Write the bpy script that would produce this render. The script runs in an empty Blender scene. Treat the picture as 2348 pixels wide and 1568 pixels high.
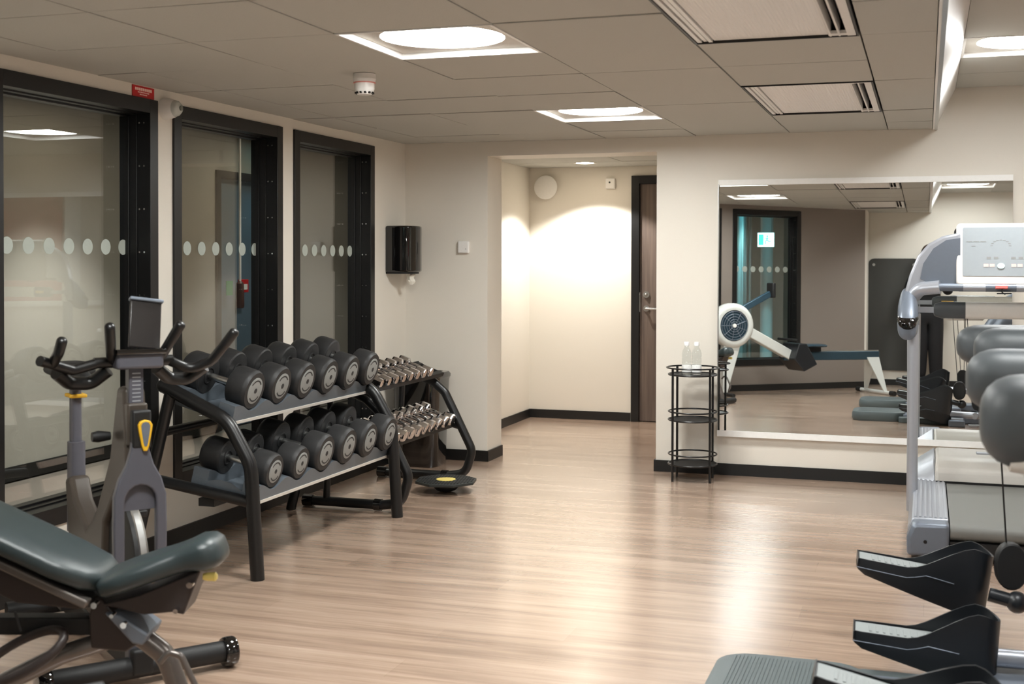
import bpy, bmesh, math, random
from math import sin, cos, pi, radians, sqrt, atan2
from mathutils import Vector, Matrix
random.seed(7)
SC = bpy.context.scene
COL = SC.collection

# ------------------------------------------------------------------ camera
CZ, CEIL, YAW = 1.393, 2.207, 0.3207
cam_d = bpy.data.cameras.new('camera'); cam = bpy.data.objects.new('camera', cam_d); COL.objects.link(cam)
_p, _r = -0.0148, 0.0018
_F = Vector((-sin(YAW)*cos(_p), cos(YAW)*cos(_p), sin(_p)))
_R0 = Vector((cos(YAW), sin(YAW), 0)); _U0 = _R0.cross(_F)
_R = _R0*cos(_r)+_U0*sin(_r); _U = -_R0*sin(_r)+_U0*cos(_r)
cam.matrix_world = Matrix((( _R.x,_U.x,-_F.x,0),(_R.y,_U.y,-_F.y,0),(_R.z,_U.z,-_F.z,CZ),(0,0,0,1)))
cam_d.sensor_width = 36.0; cam_d.lens = 2856.8/2348*36
cam_d.shift_y = -144.9/2348
cam_d.clip_start = 0.05; cam_d.clip_end = 60
cam_d.dof.use_dof = True; cam_d.dof.focus_distance = 7.2; cam_d.dof.aperture_fstop = 4.5
SC.camera = cam
# ------------------------------------------------------------------ world, exposure
w = bpy.data.worlds.new('world'); SC.world = w; w.use_nodes = True
w.node_tree.nodes['Background'].inputs[0].default_value = (0.02,0.02,0.022,1)
w.node_tree.nodes['Background'].inputs[1].default_value = 0.2
SC.view_settings.view_transform = 'Standard'; SC.view_settings.look = 'None'
SC.view_settings.gamma = 1; SC.view_settings.use_curve_mapping = False
SC.view_settings.exposure = 0.12
PANEL_POWER = 82.0      # emission of the round ceiling panels
RIGHT_POWER = 62.0
SPOT_POWER = 140.0       # recessed spot in the passage
HALL_POWER = 9.0        # dim lamps of the corridor beyond the glass

# ------------------------------------------------------------------ materials
def lin(c):
    return tuple(((v/255)/12.92 if v/255 <= 0.04045 else ((v/255+0.055)/1.055)**2.4) for v in c)+(1,)
MATS = {}
def mat(name, rgb, rough=0.5, metal=0.0, bump=0.0, scale=60, var=0.04, spec=0.5, coat=0.0, emit=None, es=0):
    m = bpy.data.materials.new(name); m.use_nodes = True
    nt = m.node_tree; b = nt.nodes['Principled BSDF']
    b.inputs['Roughness'].default_value = rough; b.inputs['Metallic'].default_value = metal
    b.inputs['Specular IOR Level'].default_value = spec; b.inputs['Coat Weight'].default_value = coat
    tc = nt.nodes.new('ShaderNodeTexCoord'); n = nt.nodes.new('ShaderNodeTexNoise')
    n.inputs['Scale'].default_value = scale; n.inputs['Detail'].default_value = 3
    nt.links.new(tc.outputs['Object'], n.inputs['Vector'])
    c = lin(rgb); mx = nt.nodes.new('ShaderNodeMix'); mx.data_type = 'RGBA'
    mx.inputs['A'].default_value = tuple(v*(1-var) for v in c[:3])+(1,)
    mx.inputs['B'].default_value = tuple(min(1,v*(1+var)) for v in c[:3])+(1,)
    nt.links.new(n.outputs['Fac'], mx.inputs['Factor']); nt.links.new(mx.outputs['Result'], b.inputs['Base Color'])
    if bump:
        bp = nt.nodes.new('ShaderNodeBump'); bp.inputs['Strength'].default_value = bump; bp.inputs['Distance'].default_value = 0.002
        nt.links.new(n.outputs['Fac'], bp.inputs['Height']); nt.links.new(bp.outputs['Normal'], b.inputs['Normal'])
    if emit:
        b.inputs['Emission Color'].default_value = lin(emit); b.inputs['Emission Strength'].default_value = es
    MATS[name] = m
    return m
M_wall = mat('beige_paint', (226,220,209), 0.55, bump=0.15, scale=180, var=0.02)
M_taupe = mat('taupe_paint', (134,124,116), 0.6, bump=0.15, scale=180, var=0.03)
M_ceil = mat('ceiling_tile', (188,187,180), 0.95, bump=0.5, scale=260, var=0.06, spec=0.1)
M_void = mat('ceiling_void', (30,28,26), 0.9)
M_trimw = mat('white_trim', (244,243,240), 0.45)
M_base = mat('black_skirting', (12,12,12), 0.45)
M_frame = mat('black_window_frame', (12,12,13), 0.38, var=0.1)
M_white = mat('white_plastic', (236,234,230), 0.35)
M_panel = mat('lamp_white_plate', (196,190,180), 0.5)
M_black = mat('black_tube', (15,15,16), 0.36, var=0.1)
M_blackm = mat('black_matte', (16,16,17), 0.6, var=0.15)
M_rubber = mat('dumbbell_rubber', (33,33,34), 0.55, bump=0.2, scale=150, var=0.12)
M_face = mat('dumbbell_face', (136,138,136), 0.5, var=0.08)
M_mark = mat('dark_print', (38,38,40), 0.6)
M_steel = mat('brushed_steel', (190,190,188), 0.3, 1.0, var=0.05)
M_chrome = mat('chrome', (225,225,228), 0.09, 1.0, var=0.02)
M_tray = mat('tray_grey_paint', (98,106,114), 0.35, 0.3, var=0.06)
M_bikeg = mat('bike_grey_shell', (84,84,92), 0.42, var=0.05)
M_bikeb = mat('bike_brown_black_shell', (66,58,51), 0.42, var=0.08)
M_screen = mat('dark_screen', (30,26,25), 0.3)
M_yellow = mat('yellow_plastic', (232,180,40), 0.4)
M_yellowp = mat('pale_yellow_plastic', (236,214,120), 0.35)
M_leath = mat('bench_vinyl', (44,54,56), 0.34, bump=0.35, scale=420, var=0.08)
M_bsteel = mat('grey_painted_steel', (110,104,100), 0.3, 0.6, var=0.05)
M_bplate = mat('dark_brown_steel', (52,44,42), 0.45, 0.2, var=0.08)
M_silver = mat('silver_paint', (178,182,190), 0.35, 0.55, var=0.03)
M_silverd = mat('slate_paint', (112,120,132), 0.4, 0.3, var=0.04)
M_hood = mat('pale_hood_plastic', (206,202,195), 0.35, var=0.02)
M_disp = mat('console_face', (150,157,161), 0.3, var=0.03)
M_belt = mat('running_belt', (112,112,108), 0.6, bump=0.3, scale=500, var=0.08)
M_pad = mat('grey_arm_cover', (72,77,80), 0.48, var=0.05)
M_padw = mat('white_arm_cover', (224,222,216), 0.4)
M_pedal = mat('black_pedal_plastic', (28,31,35), 0.36, var=0.1)
M_tread = mat('grey_pedal_rubber', (150,156,156), 0.5, bump=0.3, scale=200)
M_plat = mat('grey_step_rubber', (82,92,94), 0.5, bump=0.4, scale=300, var=0.05)
M_rowb = mat('rower_blue_grey_rail', (50,74,88), 0.35, 0.3)
M_roww = mat('rower_pale_grey', (206,208,204), 0.4)
M_gloss = mat('glossy_black_plastic', (14,13,13), 0.06, coat=0.6)
M_paper = mat('tissue_paper', (238,234,222), 0.9, bump=0.6, scale=120)
M_mat = mat('grey_foam_mat', (66,66,63), 0.85, bump=0.4, scale=400)
M_red = mat('red_sign', (190,12,20), 0.45)
M_redw = mat('red_wall_paint', (176,72,66), 0.6)
M_green = mat('green_sign', (20,130,80), 0.5)
M_exit = mat('lit_exit_green', (40,200,140), 0.4, emit=(60,225,160), es=3.0)
M_exitw = mat('lit_exit_white', (230,255,240), 0.4, emit=(225,255,240), es=4.0)
M_cap = mat('white_bottle_cap', (245,245,245), 0.3)
M_label = mat('white_bottle_label', (238,238,236), 0.5)
M_skin = mat('skin', (205,160,135), 0.5, bump=0.2)
M_cloth = mat('black_clothing', (22,22,25), 0.85, bump=0.5, scale=90, var=0.2)
M_hair = mat('brown_hair', (60,42,30), 0.6, bump=0.6, scale=200)
M_hallw = mat('corridor_wall_paint', (172,167,157), 0.6, var=0.03)
M_hallb = mat('corridor_blue_grey_door', (92,112,128), 0.5)
M_hallf = mat('corridor_floor', (128,120,112), 0.4, var=0.1, scale=6)
M_hallc = mat('corridor_ceiling', (70,66,60), 0.8)
M_dotm = mat('dot_film', (176,184,176), 0.6)
def emis(name, rgb, s):
    m = bpy.data.materials.new(name); m.use_nodes = True; nt = m.node_tree
    nt.nodes.remove(nt.nodes['Principled BSDF']); e = nt.nodes.new('ShaderNodeEmission')
    e.inputs[0].default_value = lin(rgb); e.inputs[1].default_value = s
    nt.links.new(e.outputs[0], nt.nodes['Material Output'].inputs[0]); return m
M_lamp = emis('lamp_diffuser', (251,253,250), PANEL_POWER)
M_lampr = emis('lamp_diffuser_bright', (251,253,252), RIGHT_POWER)
M_spot = emis('spot_diffuser', (255,240,214), 45.0)
M_hlamp = emis('corridor_lamp_diffuser', (255,236,205), HALL_POWER*3)
M_teal = emis('teal_lamp_diffuser', (90,215,235), 16.0)

def floor_mat():
    m = bpy.data.materials.new('wood_floor'); m.use_nodes = True; nt = m.node_tree; N = nt.nodes; L = nt.links
    b = N['Principled BSDF']; tc = N.new('ShaderNodeTexCoord')
    def mp(sx, sy, sz=1):
        q = N.new('ShaderNodeMapping'); q.inputs['Scale'].default_value = (sx,sy,sz); L.new(tc.outputs['Object'], q.inputs[0]); return q
    n1 = N.new('ShaderNodeTexNoise'); n1.inputs['Scale'].default_value = 1; n1.inputs['Detail'].default_value = 6; n1.inputs['Roughness'].default_value = 0.6
    L.new(mp(1.1, 13).outputs[0], n1.inputs['Vector'])
    n2 = N.new('ShaderNodeTexNoise'); n2.inputs['Scale'].default_value = 1; n2.inputs['Detail'].default_value = 4
    L.new(mp(2.0, 80).outputs[0], n2.inputs['Vector'])
    br = N.new('ShaderNodeTexBrick'); br.offset = 0.37; br.inputs['Scale'].default_value = 1
    br.inputs['Brick Width'].default_value = 1.25; br.inputs['Row Height'].default_value = 0.19; br.inputs['Mortar Size'].default_value = 0.0012
    br.inputs['Color1'].default_value = (0.35,0.35,0.35,1); br.inputs['Color2'].default_value = (0.65,0.65,0.65,1); br.inputs['Mortar'].default_value = (0.3,0.3,0.3,1)
    L.new(tc.outputs['Object'], br.inputs['Vector'])
    a = N.new('ShaderNodeMath'); a.operation = 'MULTIPLY_ADD'; a.inputs[1].default_value = 0.75; L.new(n1.outputs['Fac'], a.inputs[0])
    a2 = N.new('ShaderNodeMath'); a2.operation = 'MULTIPLY'; a2.inputs[1].default_value = 0.25; L.new(n2.outputs['Fac'], a2.inputs[0]); L.new(a2.outputs[0], a.inputs[2])
    a3 = N.new('ShaderNodeMath'); a3.operation = 'MULTIPLY_ADD'; a3.inputs[1].default_value = 0.26; L.new(br.outputs['Color'], a3.inputs[0]); L.new(a.outputs[0], a3.inputs[2])
    cr = N.new('ShaderNodeValToRGB'); L.new(a3.outputs[0], cr.inputs[0])
    e = cr.color_ramp.elements
    e[0].position = 0.44; e[0].color = lin((144,119,101)); e[1].position = 0.86; e[1].color = lin((202,177,156))
    k = e.new(0.56); k.color = lin((163,137,118)); k = e.new(0.68); k.color = lin((183,157,137))
    L.new(cr.outputs[0], b.inputs['Base Color'])
    b.inputs['Roughness'].default_value = 0.3; b.inputs['Specular IOR Level'].default_value = 0.7; b.inputs['Coat Weight'].default_value = 1.0; b.inputs['Coat Roughness'].default_value = 0.26
    r = N.new('ShaderNodeMapRange'); r.inputs['To Min'].default_value = 0.17; r.inputs['To Max'].default_value = 0.27
    L.new(n1.outputs['Fac'], r.inputs['Value']); L.new(r.outputs[0], b.inputs['Roughness'])
    bp = N.new('ShaderNodeBump'); bp.inputs['Strength'].default_value = 0.02; bp.inputs['Distance'].default_value = 0.001
    L.new(n2.outputs['Fac'], bp.inputs['Height']); L.new(bp.outputs[0], b.inputs['Normal'])
    return m
M_floor = floor_mat()
def wood_mat():
    m = bpy.data.materials.new('dark_wood_door'); m.use_nodes = True; nt = m.node_tree; N = nt.nodes; L = nt.links
    b = N['Principled BSDF']; tc = N.new('ShaderNodeTexCoord'); q = N.new('ShaderNodeMapping'); q.inputs['Scale'].default_value = (30,30,1.6)
    L.new(tc.outputs['Object'], q.inputs[0]); n = N.new('ShaderNodeTexNoise'); n.inputs['Scale'].default_value = 1; n.inputs['Detail'].default_value = 5
    L.new(q.outputs[0], n.inputs['Vector']); cr = N.new('ShaderNodeValToRGB'); L.new(n.outputs['Fac'], cr.inputs[0])
    cr.color_ramp.elements[0].position = 0.3; cr.color_ramp.elements[0].color = lin((82,70,64)); cr.color_ramp.elements[1].position = 0.7; cr.color_ramp.elements[1].color = lin((112,97,88))
    L.new(cr.outputs[0], b.inputs['Base Color']); b.inputs['Roughness'].default_value = 0.45
    return m
M_door = wood_mat()
def glass_mat(name, tint, boost):
    m = bpy.data.materials.new(name); m.use_nodes = True; nt = m.node_tree; N = nt.nodes; L = nt.links
    N.remove(N['Principled BSDF']); t = N.new('ShaderNodeBsdfTransparent'); t.inputs[0].default_value = tint
    g = N.new('ShaderNodeBsdfGlossy'); g.inputs['Roughness'].default_value = 0.0; g.inputs['Color'].default_value = (1,1,1,1)
    ge = N.new('ShaderNodeNewGeometry'); dt = N.new('ShaderNodeVectorMath'); dt.operation = 'DOT_PRODUCT'
    L.new(ge.outputs['Normal'], dt.inputs[0]); L.new(ge.outputs['Incoming'], dt.inputs[1])
    ab = N.new('ShaderNodeMath'); ab.operation = 'ABSOLUTE'; L.new(dt.outputs['Value'], ab.inputs[0])
    om = N.new('ShaderNodeMath'); om.operation = 'SUBTRACT'; om.inputs[0].default_value = 1.0; L.new(ab.outputs[0], om.inputs[1])
    pw = N.new('ShaderNodeMath'); pw.operation = 'POWER'; pw.inputs[1].default_value = 5.0; L.new(om.outputs[0], pw.inputs[0])
    f = N.new('ShaderNodeMath'); f.operation = 'MULTIPLY_ADD'; f.inputs[1].default_value = 0.96; f.inputs[2].default_value = 0.04; L.new(pw.outputs[0], f.inputs[0])
    k = N.new('ShaderNodeMath'); k.operation = 'MULTIPLY'; k.use_clamp = True; k.inputs[1].default_value = boost
    L.new(f.outputs[0], k.inputs[0]); x = N.new('ShaderNodeMixShader'); L.new(k.outputs[0], x.inputs[0])
    L.new(t.outputs[0], x.inputs[1]); L.new(g.outputs[0], x.inputs[2]); L.new(x.outputs[0], N['Material Output'].inputs[0])
    return m
M_glass = glass_mat('window_glass', (0.90,0.93,0.93,1), 1.8)
M_bottle = glass_mat('clear_bottle_plastic', (0.93,0.95,0.95,1), 1.6)
mm = bpy.data.materials.new('mirror_silver'); mm.use_nodes = True; nt = mm.node_tree; nt.nodes.remove(nt.nodes['Principled BSDF'])
g = nt.nodes.new('ShaderNodeBsdfGlossy'); g.inputs['Roughness'].default_value = 0.0; g.inputs['Color'].default_value = (0.86,0.88,0.87,1)
nt.links.new(g.outputs[0], nt.nodes['Material Output'].inputs[0]); M_mirror = mm
def vent_mat():
    m = mat('vent_perforated_white', (238,236,232), 0.5, var=0.02); nt = m.node_tree; N = nt.nodes; L = nt.links
    tc = N.new('ShaderNodeTexCoord'); wv = N.new('ShaderNodeTexWave'); wv.bands_direction = 'X'; wv.inputs['Scale'].default_value = 24
    L.new(tc.outputs['Object'], wv.inputs['Vector']); bp = N.new('ShaderNodeBump'); bp.inputs['Strength'].default_value = 0.6; bp.inputs['Distance'].default_value = 0.003
    L.new(wv.outputs['Fac'], bp.inputs['Height']); L.new(bp.outputs[0], N['Principled BSDF'].inputs['Normal'])
    return m
M_vent = vent_mat()

# ------------------------------------------------------------------ mesh helpers
def TR(x=0,y=0,z=0): return Matrix.Translation((x,y,z))
def RX(a): return Matrix.Rotation(a,4,'X')
def RY(a): return Matrix.Rotation(a,4,'Y')
def RZ(a): return Matrix.Rotation(a,4,'Z')
class MB:
    def __init__(s): s.v=[]; s.f=[]
    def add(s, vs, fs, M=None):
        o=len(s.v)
        for v in vs:
            v=Vector(v); s.v.append(M@v if M else v)
        s.f += [tuple(i+o for i in f) for f in fs]; return s
    def box(s, c, d, M=None):
        x,y,z=[q/2 for q in d]; cx,cy,cz=c
        vs=[(cx+a*x,cy+b*y,cz+e*z) for a in(-1,1) for b in(-1,1) for e in(-1,1)]
        return s.add(vs,[(0,1,3,2),(4,6,7,5),(0,4,5,1),(2,3,7,6),(0,2,6,4),(1,5,7,3)],M)
    def b2(s, x0,x1,y0,y1,z0,z1,M=None): return s.box(((x0+x1)/2,(y0+y1)/2,(z0+z1)/2),(abs(x1-x0),abs(y1-y0),abs(z1-z0)),M)
    def rings(s, rs, closed=False, caps=True, M=None):
        n=len(rs[0]); vs=[p for r in rs for p in r]; fs=[]; m=len(rs)
        for i in range(m if closed else m-1):
            j=(i+1)%m
            for k in range(n): l=(k+1)%n; fs.append((i*n+k,i*n+l,j*n+l,j*n+k))
        if caps and not closed: fs.append(tuple(range(n-1,-1,-1))); fs.append(tuple((m-1)*n+k for k in range(n)))
        return s.add(vs,fs,M)
    def tube(s, path, r, n=14, closed=False, caps=True, M=None, dome=False):
        P=[Vector(p) for p in path]; m=len(P); R=r if isinstance(r,(list,tuple)) else [r]*m
        T=[]
        for i in range(m):
            if closed: t=P[(i+1)%m]-P[i-1]
            else: t=P[min(i+1,m-1)]-P[max(i-1,0)]
            T.append(t.normalized())
        u=T[0].orthogonal().normalized(); rs=[]
        if dome and not closed:
            P=[P[0]-T[0]*R[0]*0.6]+[P[0]-T[0]*R[0]*0.35]+P+[P[-1]+T[-1]*R[-1]*0.35]+[P[-1]+T[-1]*R[-1]*0.6]
            T=[T[0]]*2+T+[T[-1]]*2; R=[R[0]*0.35,R[0]*0.8]+list(R)+[R[-1]*0.8,R[-1]*0.35]; m+=4
        for i in range(m):
            u=(u-T[i]*u.dot(T[i])).normalized(); v=T[i].cross(u)
            rs.append([P[i]+(u*cos(2*pi*k/n)+v*sin(2*pi*k/n))*R[i] for k in range(n)])
        return s.rings(rs,closed,caps,M)
    def lathe(s, prof, n=24, M=None):
        if len(prof)>3 and prof[0]==prof[-1]:
            prof=prof[:-1]; return s.rings([[(r*cos(2*pi*k/n),r*sin(2*pi*k/n),z) for k in range(n)] for r,z in prof],True,False,M)
        rs=[[(r*cos(2*pi*k/n),r*sin(2*pi*k/n),z) for k in range(n)] for r,z in prof]
        return s.rings(rs,False,True,M)
    def prism(s, out, h, M=None, z0=0):
        n=len(out); a=sum(out[i][0]*out[(i+1)%n][1]-out[(i+1)%n][0]*out[i][1] for i in range(n))
        if a<0: out=out[::-1]
        vs=[(x,y,z0) for x,y in out]+[(x,y,z0+h) for x,y in out]
        fs=[tuple(range(n-1,-1,-1)),tuple(range(n,2*n))]+[(i,(i+1)%n,n+(i+1)%n,n+i) for i in range(n)]
        return s.add(vs,fs,M)
    def loft(s, secs, n=28, p=2.6, M=None):
        # secs: (x, half y, half z, yc, zc); superellipse sections stacked along x
        rs=[]
        for q in secs:
            x,hy,hz=q[:3]; yc=q[3] if len(q)>3 else 0; zc=q[4] if len(q)>4 else 0; pp=q[5] if len(q)>5 else p
            r=[]
            for k in range(n):
                a=2*pi*k/n; c,d=cos(a),sin(a)
                r.append((x,yc+hy*math.copysign(abs(c)**(2/pp),c),zc+hz*math.copysign(abs(d)**(2/pp),d)))
            rs.append(r)
        return s.rings(rs,False,True,M)
    def ball(s, c, r, n=16, sc=(1,1,1), M=None):
        m=n//2; rs=[]
        for i in range(1,m):
            t=pi*i/m; rs.append([(c[0]+sc[0]*r*sin(t)*cos(2*pi*k/n),c[1]+sc[1]*r*sin(t)*sin(2*pi*k/n),c[2]+sc[2]*r*cos(t)) for k in range(n)])
        return s.rings(rs[::-1],False,True,M)
    def disc(s, c, r, axis='x', n=24, t=0.0006, ry=None):
        M={'x':TR(*c)@RY(pi/2),'y':TR(*c)@RX(pi/2),'z':TR(*c)}[axis]
        rr=ry or r
        return s.rings([[(r*cos(2*pi*k/n),rr*sin(2*pi*k/n),z) for k in range(n)] for z in(-t/2,t/2)],M=M)
PXZ = RX(pi/2)          # prism outline (x,z) -> thickness along -y
PYZ = Matrix(((0,0,1,0),(1,0,0,0),(0,1,0,0),(0,0,0,1)))   # outline (y,z) -> thickness along +x
def fillet(path, rad, seg=6, closed=False):
    P=[Vector(p) for p in path]; out=[]; n=len(P)
    rng=range(n) if closed else range(1,n-1)
    if not closed: out.append(P[0])
    for i in rng:
        a,b,c=P[i-1],P[i],P[(i+1)%n]; u=(a-b); v=(c-b); lu,lv=u.length,v.length; u.normalize(); v.normalize()
        ang=u.angle(v); d=min(rad/max(math.tan(ang/2),1e-3),lu*0.48,lv*0.48)
        p0=b+u*d; p1=b+v*d
        for k in range(seg+1):
            t=k/seg; out.append(p0*(1-t)**2+b*2*t*(1-t)+p1*t*t)
    if not closed: out.append(P[-1])
    return out
def rrect(w,h,r,n=5):
    o=[]
    for cx,cy,a0 in((w/2-r,h/2-r,0),(-w/2+r,h/2-r,pi/2),(-w/2+r,-h/2+r,pi),(w/2-r,-h/2+r,1.5*pi)):
        for k in range(n+1): a=a0+pi/2*k/n; o.append((cx+r*cos(a),cy+r*sin(a)))
    return o
def obj(name, mb, m, parent=None, loc=None, bevel=0, sharp=38, label=None):
    me=bpy.data.meshes.new(name); me.from_pydata([tuple(v) for v in mb.v],[],mb.f)
    bm=bmesh.new(); bm.from_mesh(me); bmesh.ops.recalc_face_normals(bm,faces=bm.faces); bm.to_mesh(me); bm.free()
    me.polygons.foreach_set('use_smooth',[True]*len(me.polygons)); me.set_sharp_from_angle(angle=radians(sharp))
    me.materials.append(m); o=bpy.data.objects.new(name,me); COL.objects.link(o)
    if parent: o.parent=parent
    if loc: o.location=loc
    if bevel:
        b=o.modifiers.new('bevel','BEVEL'); b.width=bevel; b.segments=3; b.limit_method='ANGLE'; b.angle_limit=radians(40); b.harden_normals=False
    if label: o['label']=label
    return o
def tag(o,label,cat,group=None):
    o['label']=label; o['category']=cat
    if group: o['group']=group
    return o
def thing(name,label,cat,loc=(0,0,0),rz=0,group=None):
    o=bpy.data.objects.new(name,None); COL.objects.link(o); o.empty_display_size=0.1
    o.location=loc; o.rotation_euler=(0,0,rz); return tag(o,label,cat,group)
def struct(name,mb,m,parent=None,bevel=0):
    o=obj(name,mb,m,parent,bevel=bevel)
    if not parent: o['kind']='structure'
    return o
def semp(name,loc=(0,0,0),rz=0):
    o=bpy.data.objects.new(name,None); COL.objects.link(o); o.location=loc; o.rotation_euler=(0,0,rz); o['kind']='structure'; return o
def dup(root,loc,rot=None,label=None,scale=None):
    r=root.copy(); COL.objects.link(r); r.location=loc
    if rot is not None: r.rotation_euler=rot
    if scale: r.scale=scale
    if label: r['label']=label
    for ch in list(root.children):
        c=ch.copy(); COL.objects.link(c); c.parent=r
        for g_ in list(ch.children):
            d=g_.copy(); COL.objects.link(d); d.parent=c
    return r
ORD=['first','second','third','fourth','fifth','sixth','seventh','eighth','ninth','tenth']

# ------------------------------------------------------------------ room shell
WX, BY, RXW, FY = -3.49, 8.117, 2.6, -0.5      # left wall, back wall, right wall, front wall
WT = 0.16
struct('floor', MB().b2(-3.66,2.6,-0.65,10.75,-0.05,0), M_floor)
# left wall with three window openings
Z0,Z1 = 0.27,2.15
wins=[(4.0,5.116),(5.25,6.332),(6.472,7.578)]
mb=MB(); mb.b2(WX-WT,WX,2.45,8.27,0,Z0); mb.b2(WX-WT,WX,2.45,8.27,Z1,2.6)
edges=[2.45]+[v for q in wins for v in q]+[8.27]
for i in range(0,len(edges),2): mb.b2(WX-WT,WX,edges[i],edges[i+1],Z0,Z1)
struct('wall_left', mb, M_wall)
# back wall with opening
OX0,OX1,OZ = -2.875,-1.69,2.112
mb=MB(); mb.b2(-3.49,OX0,BY,BY+.3,0,2.6); mb.b2(OX1,RXW,BY,BY+.3,0,2.6); mb.b2(OX0,OX1,BY,BY+.3,OZ,2.6)
struct('wall_back', mb, M_wall)
mb=MB(); mb.b2(-3.5,-3.34,BY+.3,10.7,0,2.3); mb.b2(-1.35,-1.2,BY+.3,10.7,0,2.3)
mb.b2(-3.5,-2.40,10.55,10.7,0,2.3); mb.b2(-2.40,-1.40,10.55,10.7,2.125,2.3); mb.b2(-1.42,-1.2,10.55,10.7,0,2.3)
struct('wall_passage', mb, M_wall)
struct('wall_right', MB().b2(RXW,RXW+.15,FY,BY,0,2.6), M_wall)
struct('wall_front', MB().b2(-0.72,RXW,FY-.15,FY,0,2.6), M_wall)
# diagonal taupe wall with a window (frame w of its own)
DA, DB = Vector((-3.49,2.60,0)), Vector((-0.70,0.04,0))
dd=(DB-DA).normalized(); dang=atan2(dd.y,dd.x); DL=(DB-DA).length
DM=TR(*DA)@RZ(dang)       # local x along the wall, y<0 is behind it
w0=(Vector((-2.178,1.384,0))-DA).dot(dd); w1=(Vector((-1.462,0.709,0))-DA).dot(dd)
wb0=w0-1.25; wb1=w0-0.16
mb=MB()
mb.b2(-.06,wb0,-WT,0,0,2.6,DM); mb.b2(wb1,w0,-WT,0,0,2.6,DM); mb.b2(w1,DL,-WT,0,0,2.6,DM)
for a,b in((wb0,wb1),(w0,w1)): mb.b2(a,b,-WT,0,0,0.3,DM); mb.b2(a,b,-WT,0,2.16,2.6,DM)
struct('wall_diagonal', mb, M_taupe)
struct('wall_corner', MB().b2(-.82,-.70,-.65,.06,0,2.6), M_wall)
# skirting
H=.075
struct('baseboard_left', MB().b2(WX,WX+.012,2.6,BY,0,H), M_base)
mb=MB(); mb.b2(-3.478,OX0+.012,BY-.012,BY,0,H); mb.b2(OX0,OX0+.012,BY,BY+.3,0,H); struct('baseboard_back', mb, M_base)
mb=MB(); mb.b2(OX1-.012,RXW,BY-.012,BY,0,H); mb.b2(OX1-.012,OX1,BY,BY+.3,0,H); struct('baseboard_back_right', mb, M_base)
mb=MB(); mb.b2(-3.34,-3.328,BY+.3,10.55,0,H); mb.b2(-3.328,-2.42,10.538,10.55,0,H); mb.b2(-1.362,-1.35,BY+.3,10.55,0,H)
struct('baseboard_passage', mb, M_base)
mb=MB(); mb.b2(-.02,DL,0,.012,0,H,DM); mb.b2(-.70,-.688,FY,.04,0,H); mb.b2(-.688,RXW,FY,FY+.012,0,H); mb.b2(RXW-.012,RXW,FY,BY-.012,0,H)
struct('baseboard_front', mb, M_base)
# red panels, pillars and low white parapet of the right wall, seen only by double reflection
mb=MB(); mb.b2(RXW-.02,RXW,3.75,5.6,1.0,2.3); struct('trim_1', mb, M_redw)
mb=MB(); mb.b2(RXW-.05,RXW,3.45,3.75,1.0,2.3); mb.b2(RXW-.05,RXW,2.9,3.0,1.0,2.3); mb.b2(RXW-.06,RXW,2.4,5.6,.94,1.0); struct('trim_2', mb, M_trimw)
# ceiling: tiles with open joints
LA,J0=-2.029,4.672
holes=[]   # (i,j) cells taken by lamps and vents
def cell(i,j): return (LA+.6*i,LA+.6*(i+1),J0+.6*(j-1),J0+.6*j)
lampc=[(0,0),(0,4),(0,-3)]
ventc=[(2,0),(2,-1),(2,4),(2,3),(2,-5),(2,-6)]
cx0,cx1,cy0,cy1=-3.49,.035,FY,BY
mb=MB(); rnd=random.Random(3)
SE=.035
for i in range(-3,4):
    for j in range(-9,8):
        if (i,j) in lampc or (i,j) in ventc: continue
        x0,x1,y0,y1=cell(i,j); x0=max(x0,cx0-.02);x1=min(x1,cx1);y0=max(y0,cy0);y1=min(y1,cy1)
        if x1-x0<.03 or y1-y0<.03: continue
        g=.0034; dz=rnd.uniform(0,.0035); t=rnd.uniform(-.0015,.0015)
        vs=[]
        for a in(x0+g,x1-g):
            for b in(y0+g,y1-g):
                z=CEIL+dz+(t if a>x0+.1 else 0)+(t if b>y0+.1 else 0); vs+= [(a,b,z),(a,b,z+.015)]
        mb.add(vs,[(0,1,3,2),(4,6,7,5),(0,4,5,1),(2,3,7,6),(0,2,6,4),(1,5,7,3)])
# passage ceiling tiles
for i in range(-3,3):
    for j in range(0,5):
        x0=-3.33+.6*(i+3)-.25; x1=x0+.6; y0=BY+.3+.6*j-.2; y1=y0+.6
        x0=max(x0,-3.34);x1=min(x1,-1.35);y0=max(y0,BY+.3);y1=min(y1,10.55)
        if x1-x0<.03 or y1-y0<.03: continue
        mb.b2(x0+.002,x1-.002,y0+.002,y1-.002,CEIL+rnd.uniform(0,.003),CEIL+.016)
struct('ceiling', mb, M_ceil)
struct('ceiling_void', MB().b2(-3.66,.05,-.65,BY+.3,CEIL+.09,CEIL+.12).b2(-3.5,-1.2,BY+.3,10.7,CEIL+.02,CEIL+.05), M_void)
# raised ceiling on the right
RC=2.45
mb=MB()
for i in range(5):
    for j in range(15):
        x0=.165+.6*i; x1=min(x0+.6,RXW); y0=6.9-.6*11+.6*(j-2); y1=y0+.6
        y0=max(y0,FY); y1=min(y1,BY)
        if y1-y0<.03 or x1-x0<.03: continue
        if i==0 and (abs((y0+y1)/2-6.6)<.1 or abs((y0+y1)/2-3.6)<.1 or abs((y0+y1)/2-.6)<.1): continue
        mb.b2(x0+.002,x1-.002,y0+.002,y1-.002,RC+rnd.uniform(0,.002),RC+.016)
struct('ceiling_raised', mb, M_ceil)
struct('ceiling_raised_void', MB().b2(.05,RXW+.1,-.65,BY+.3,RC+.09,RC+.12), M_void)
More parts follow.
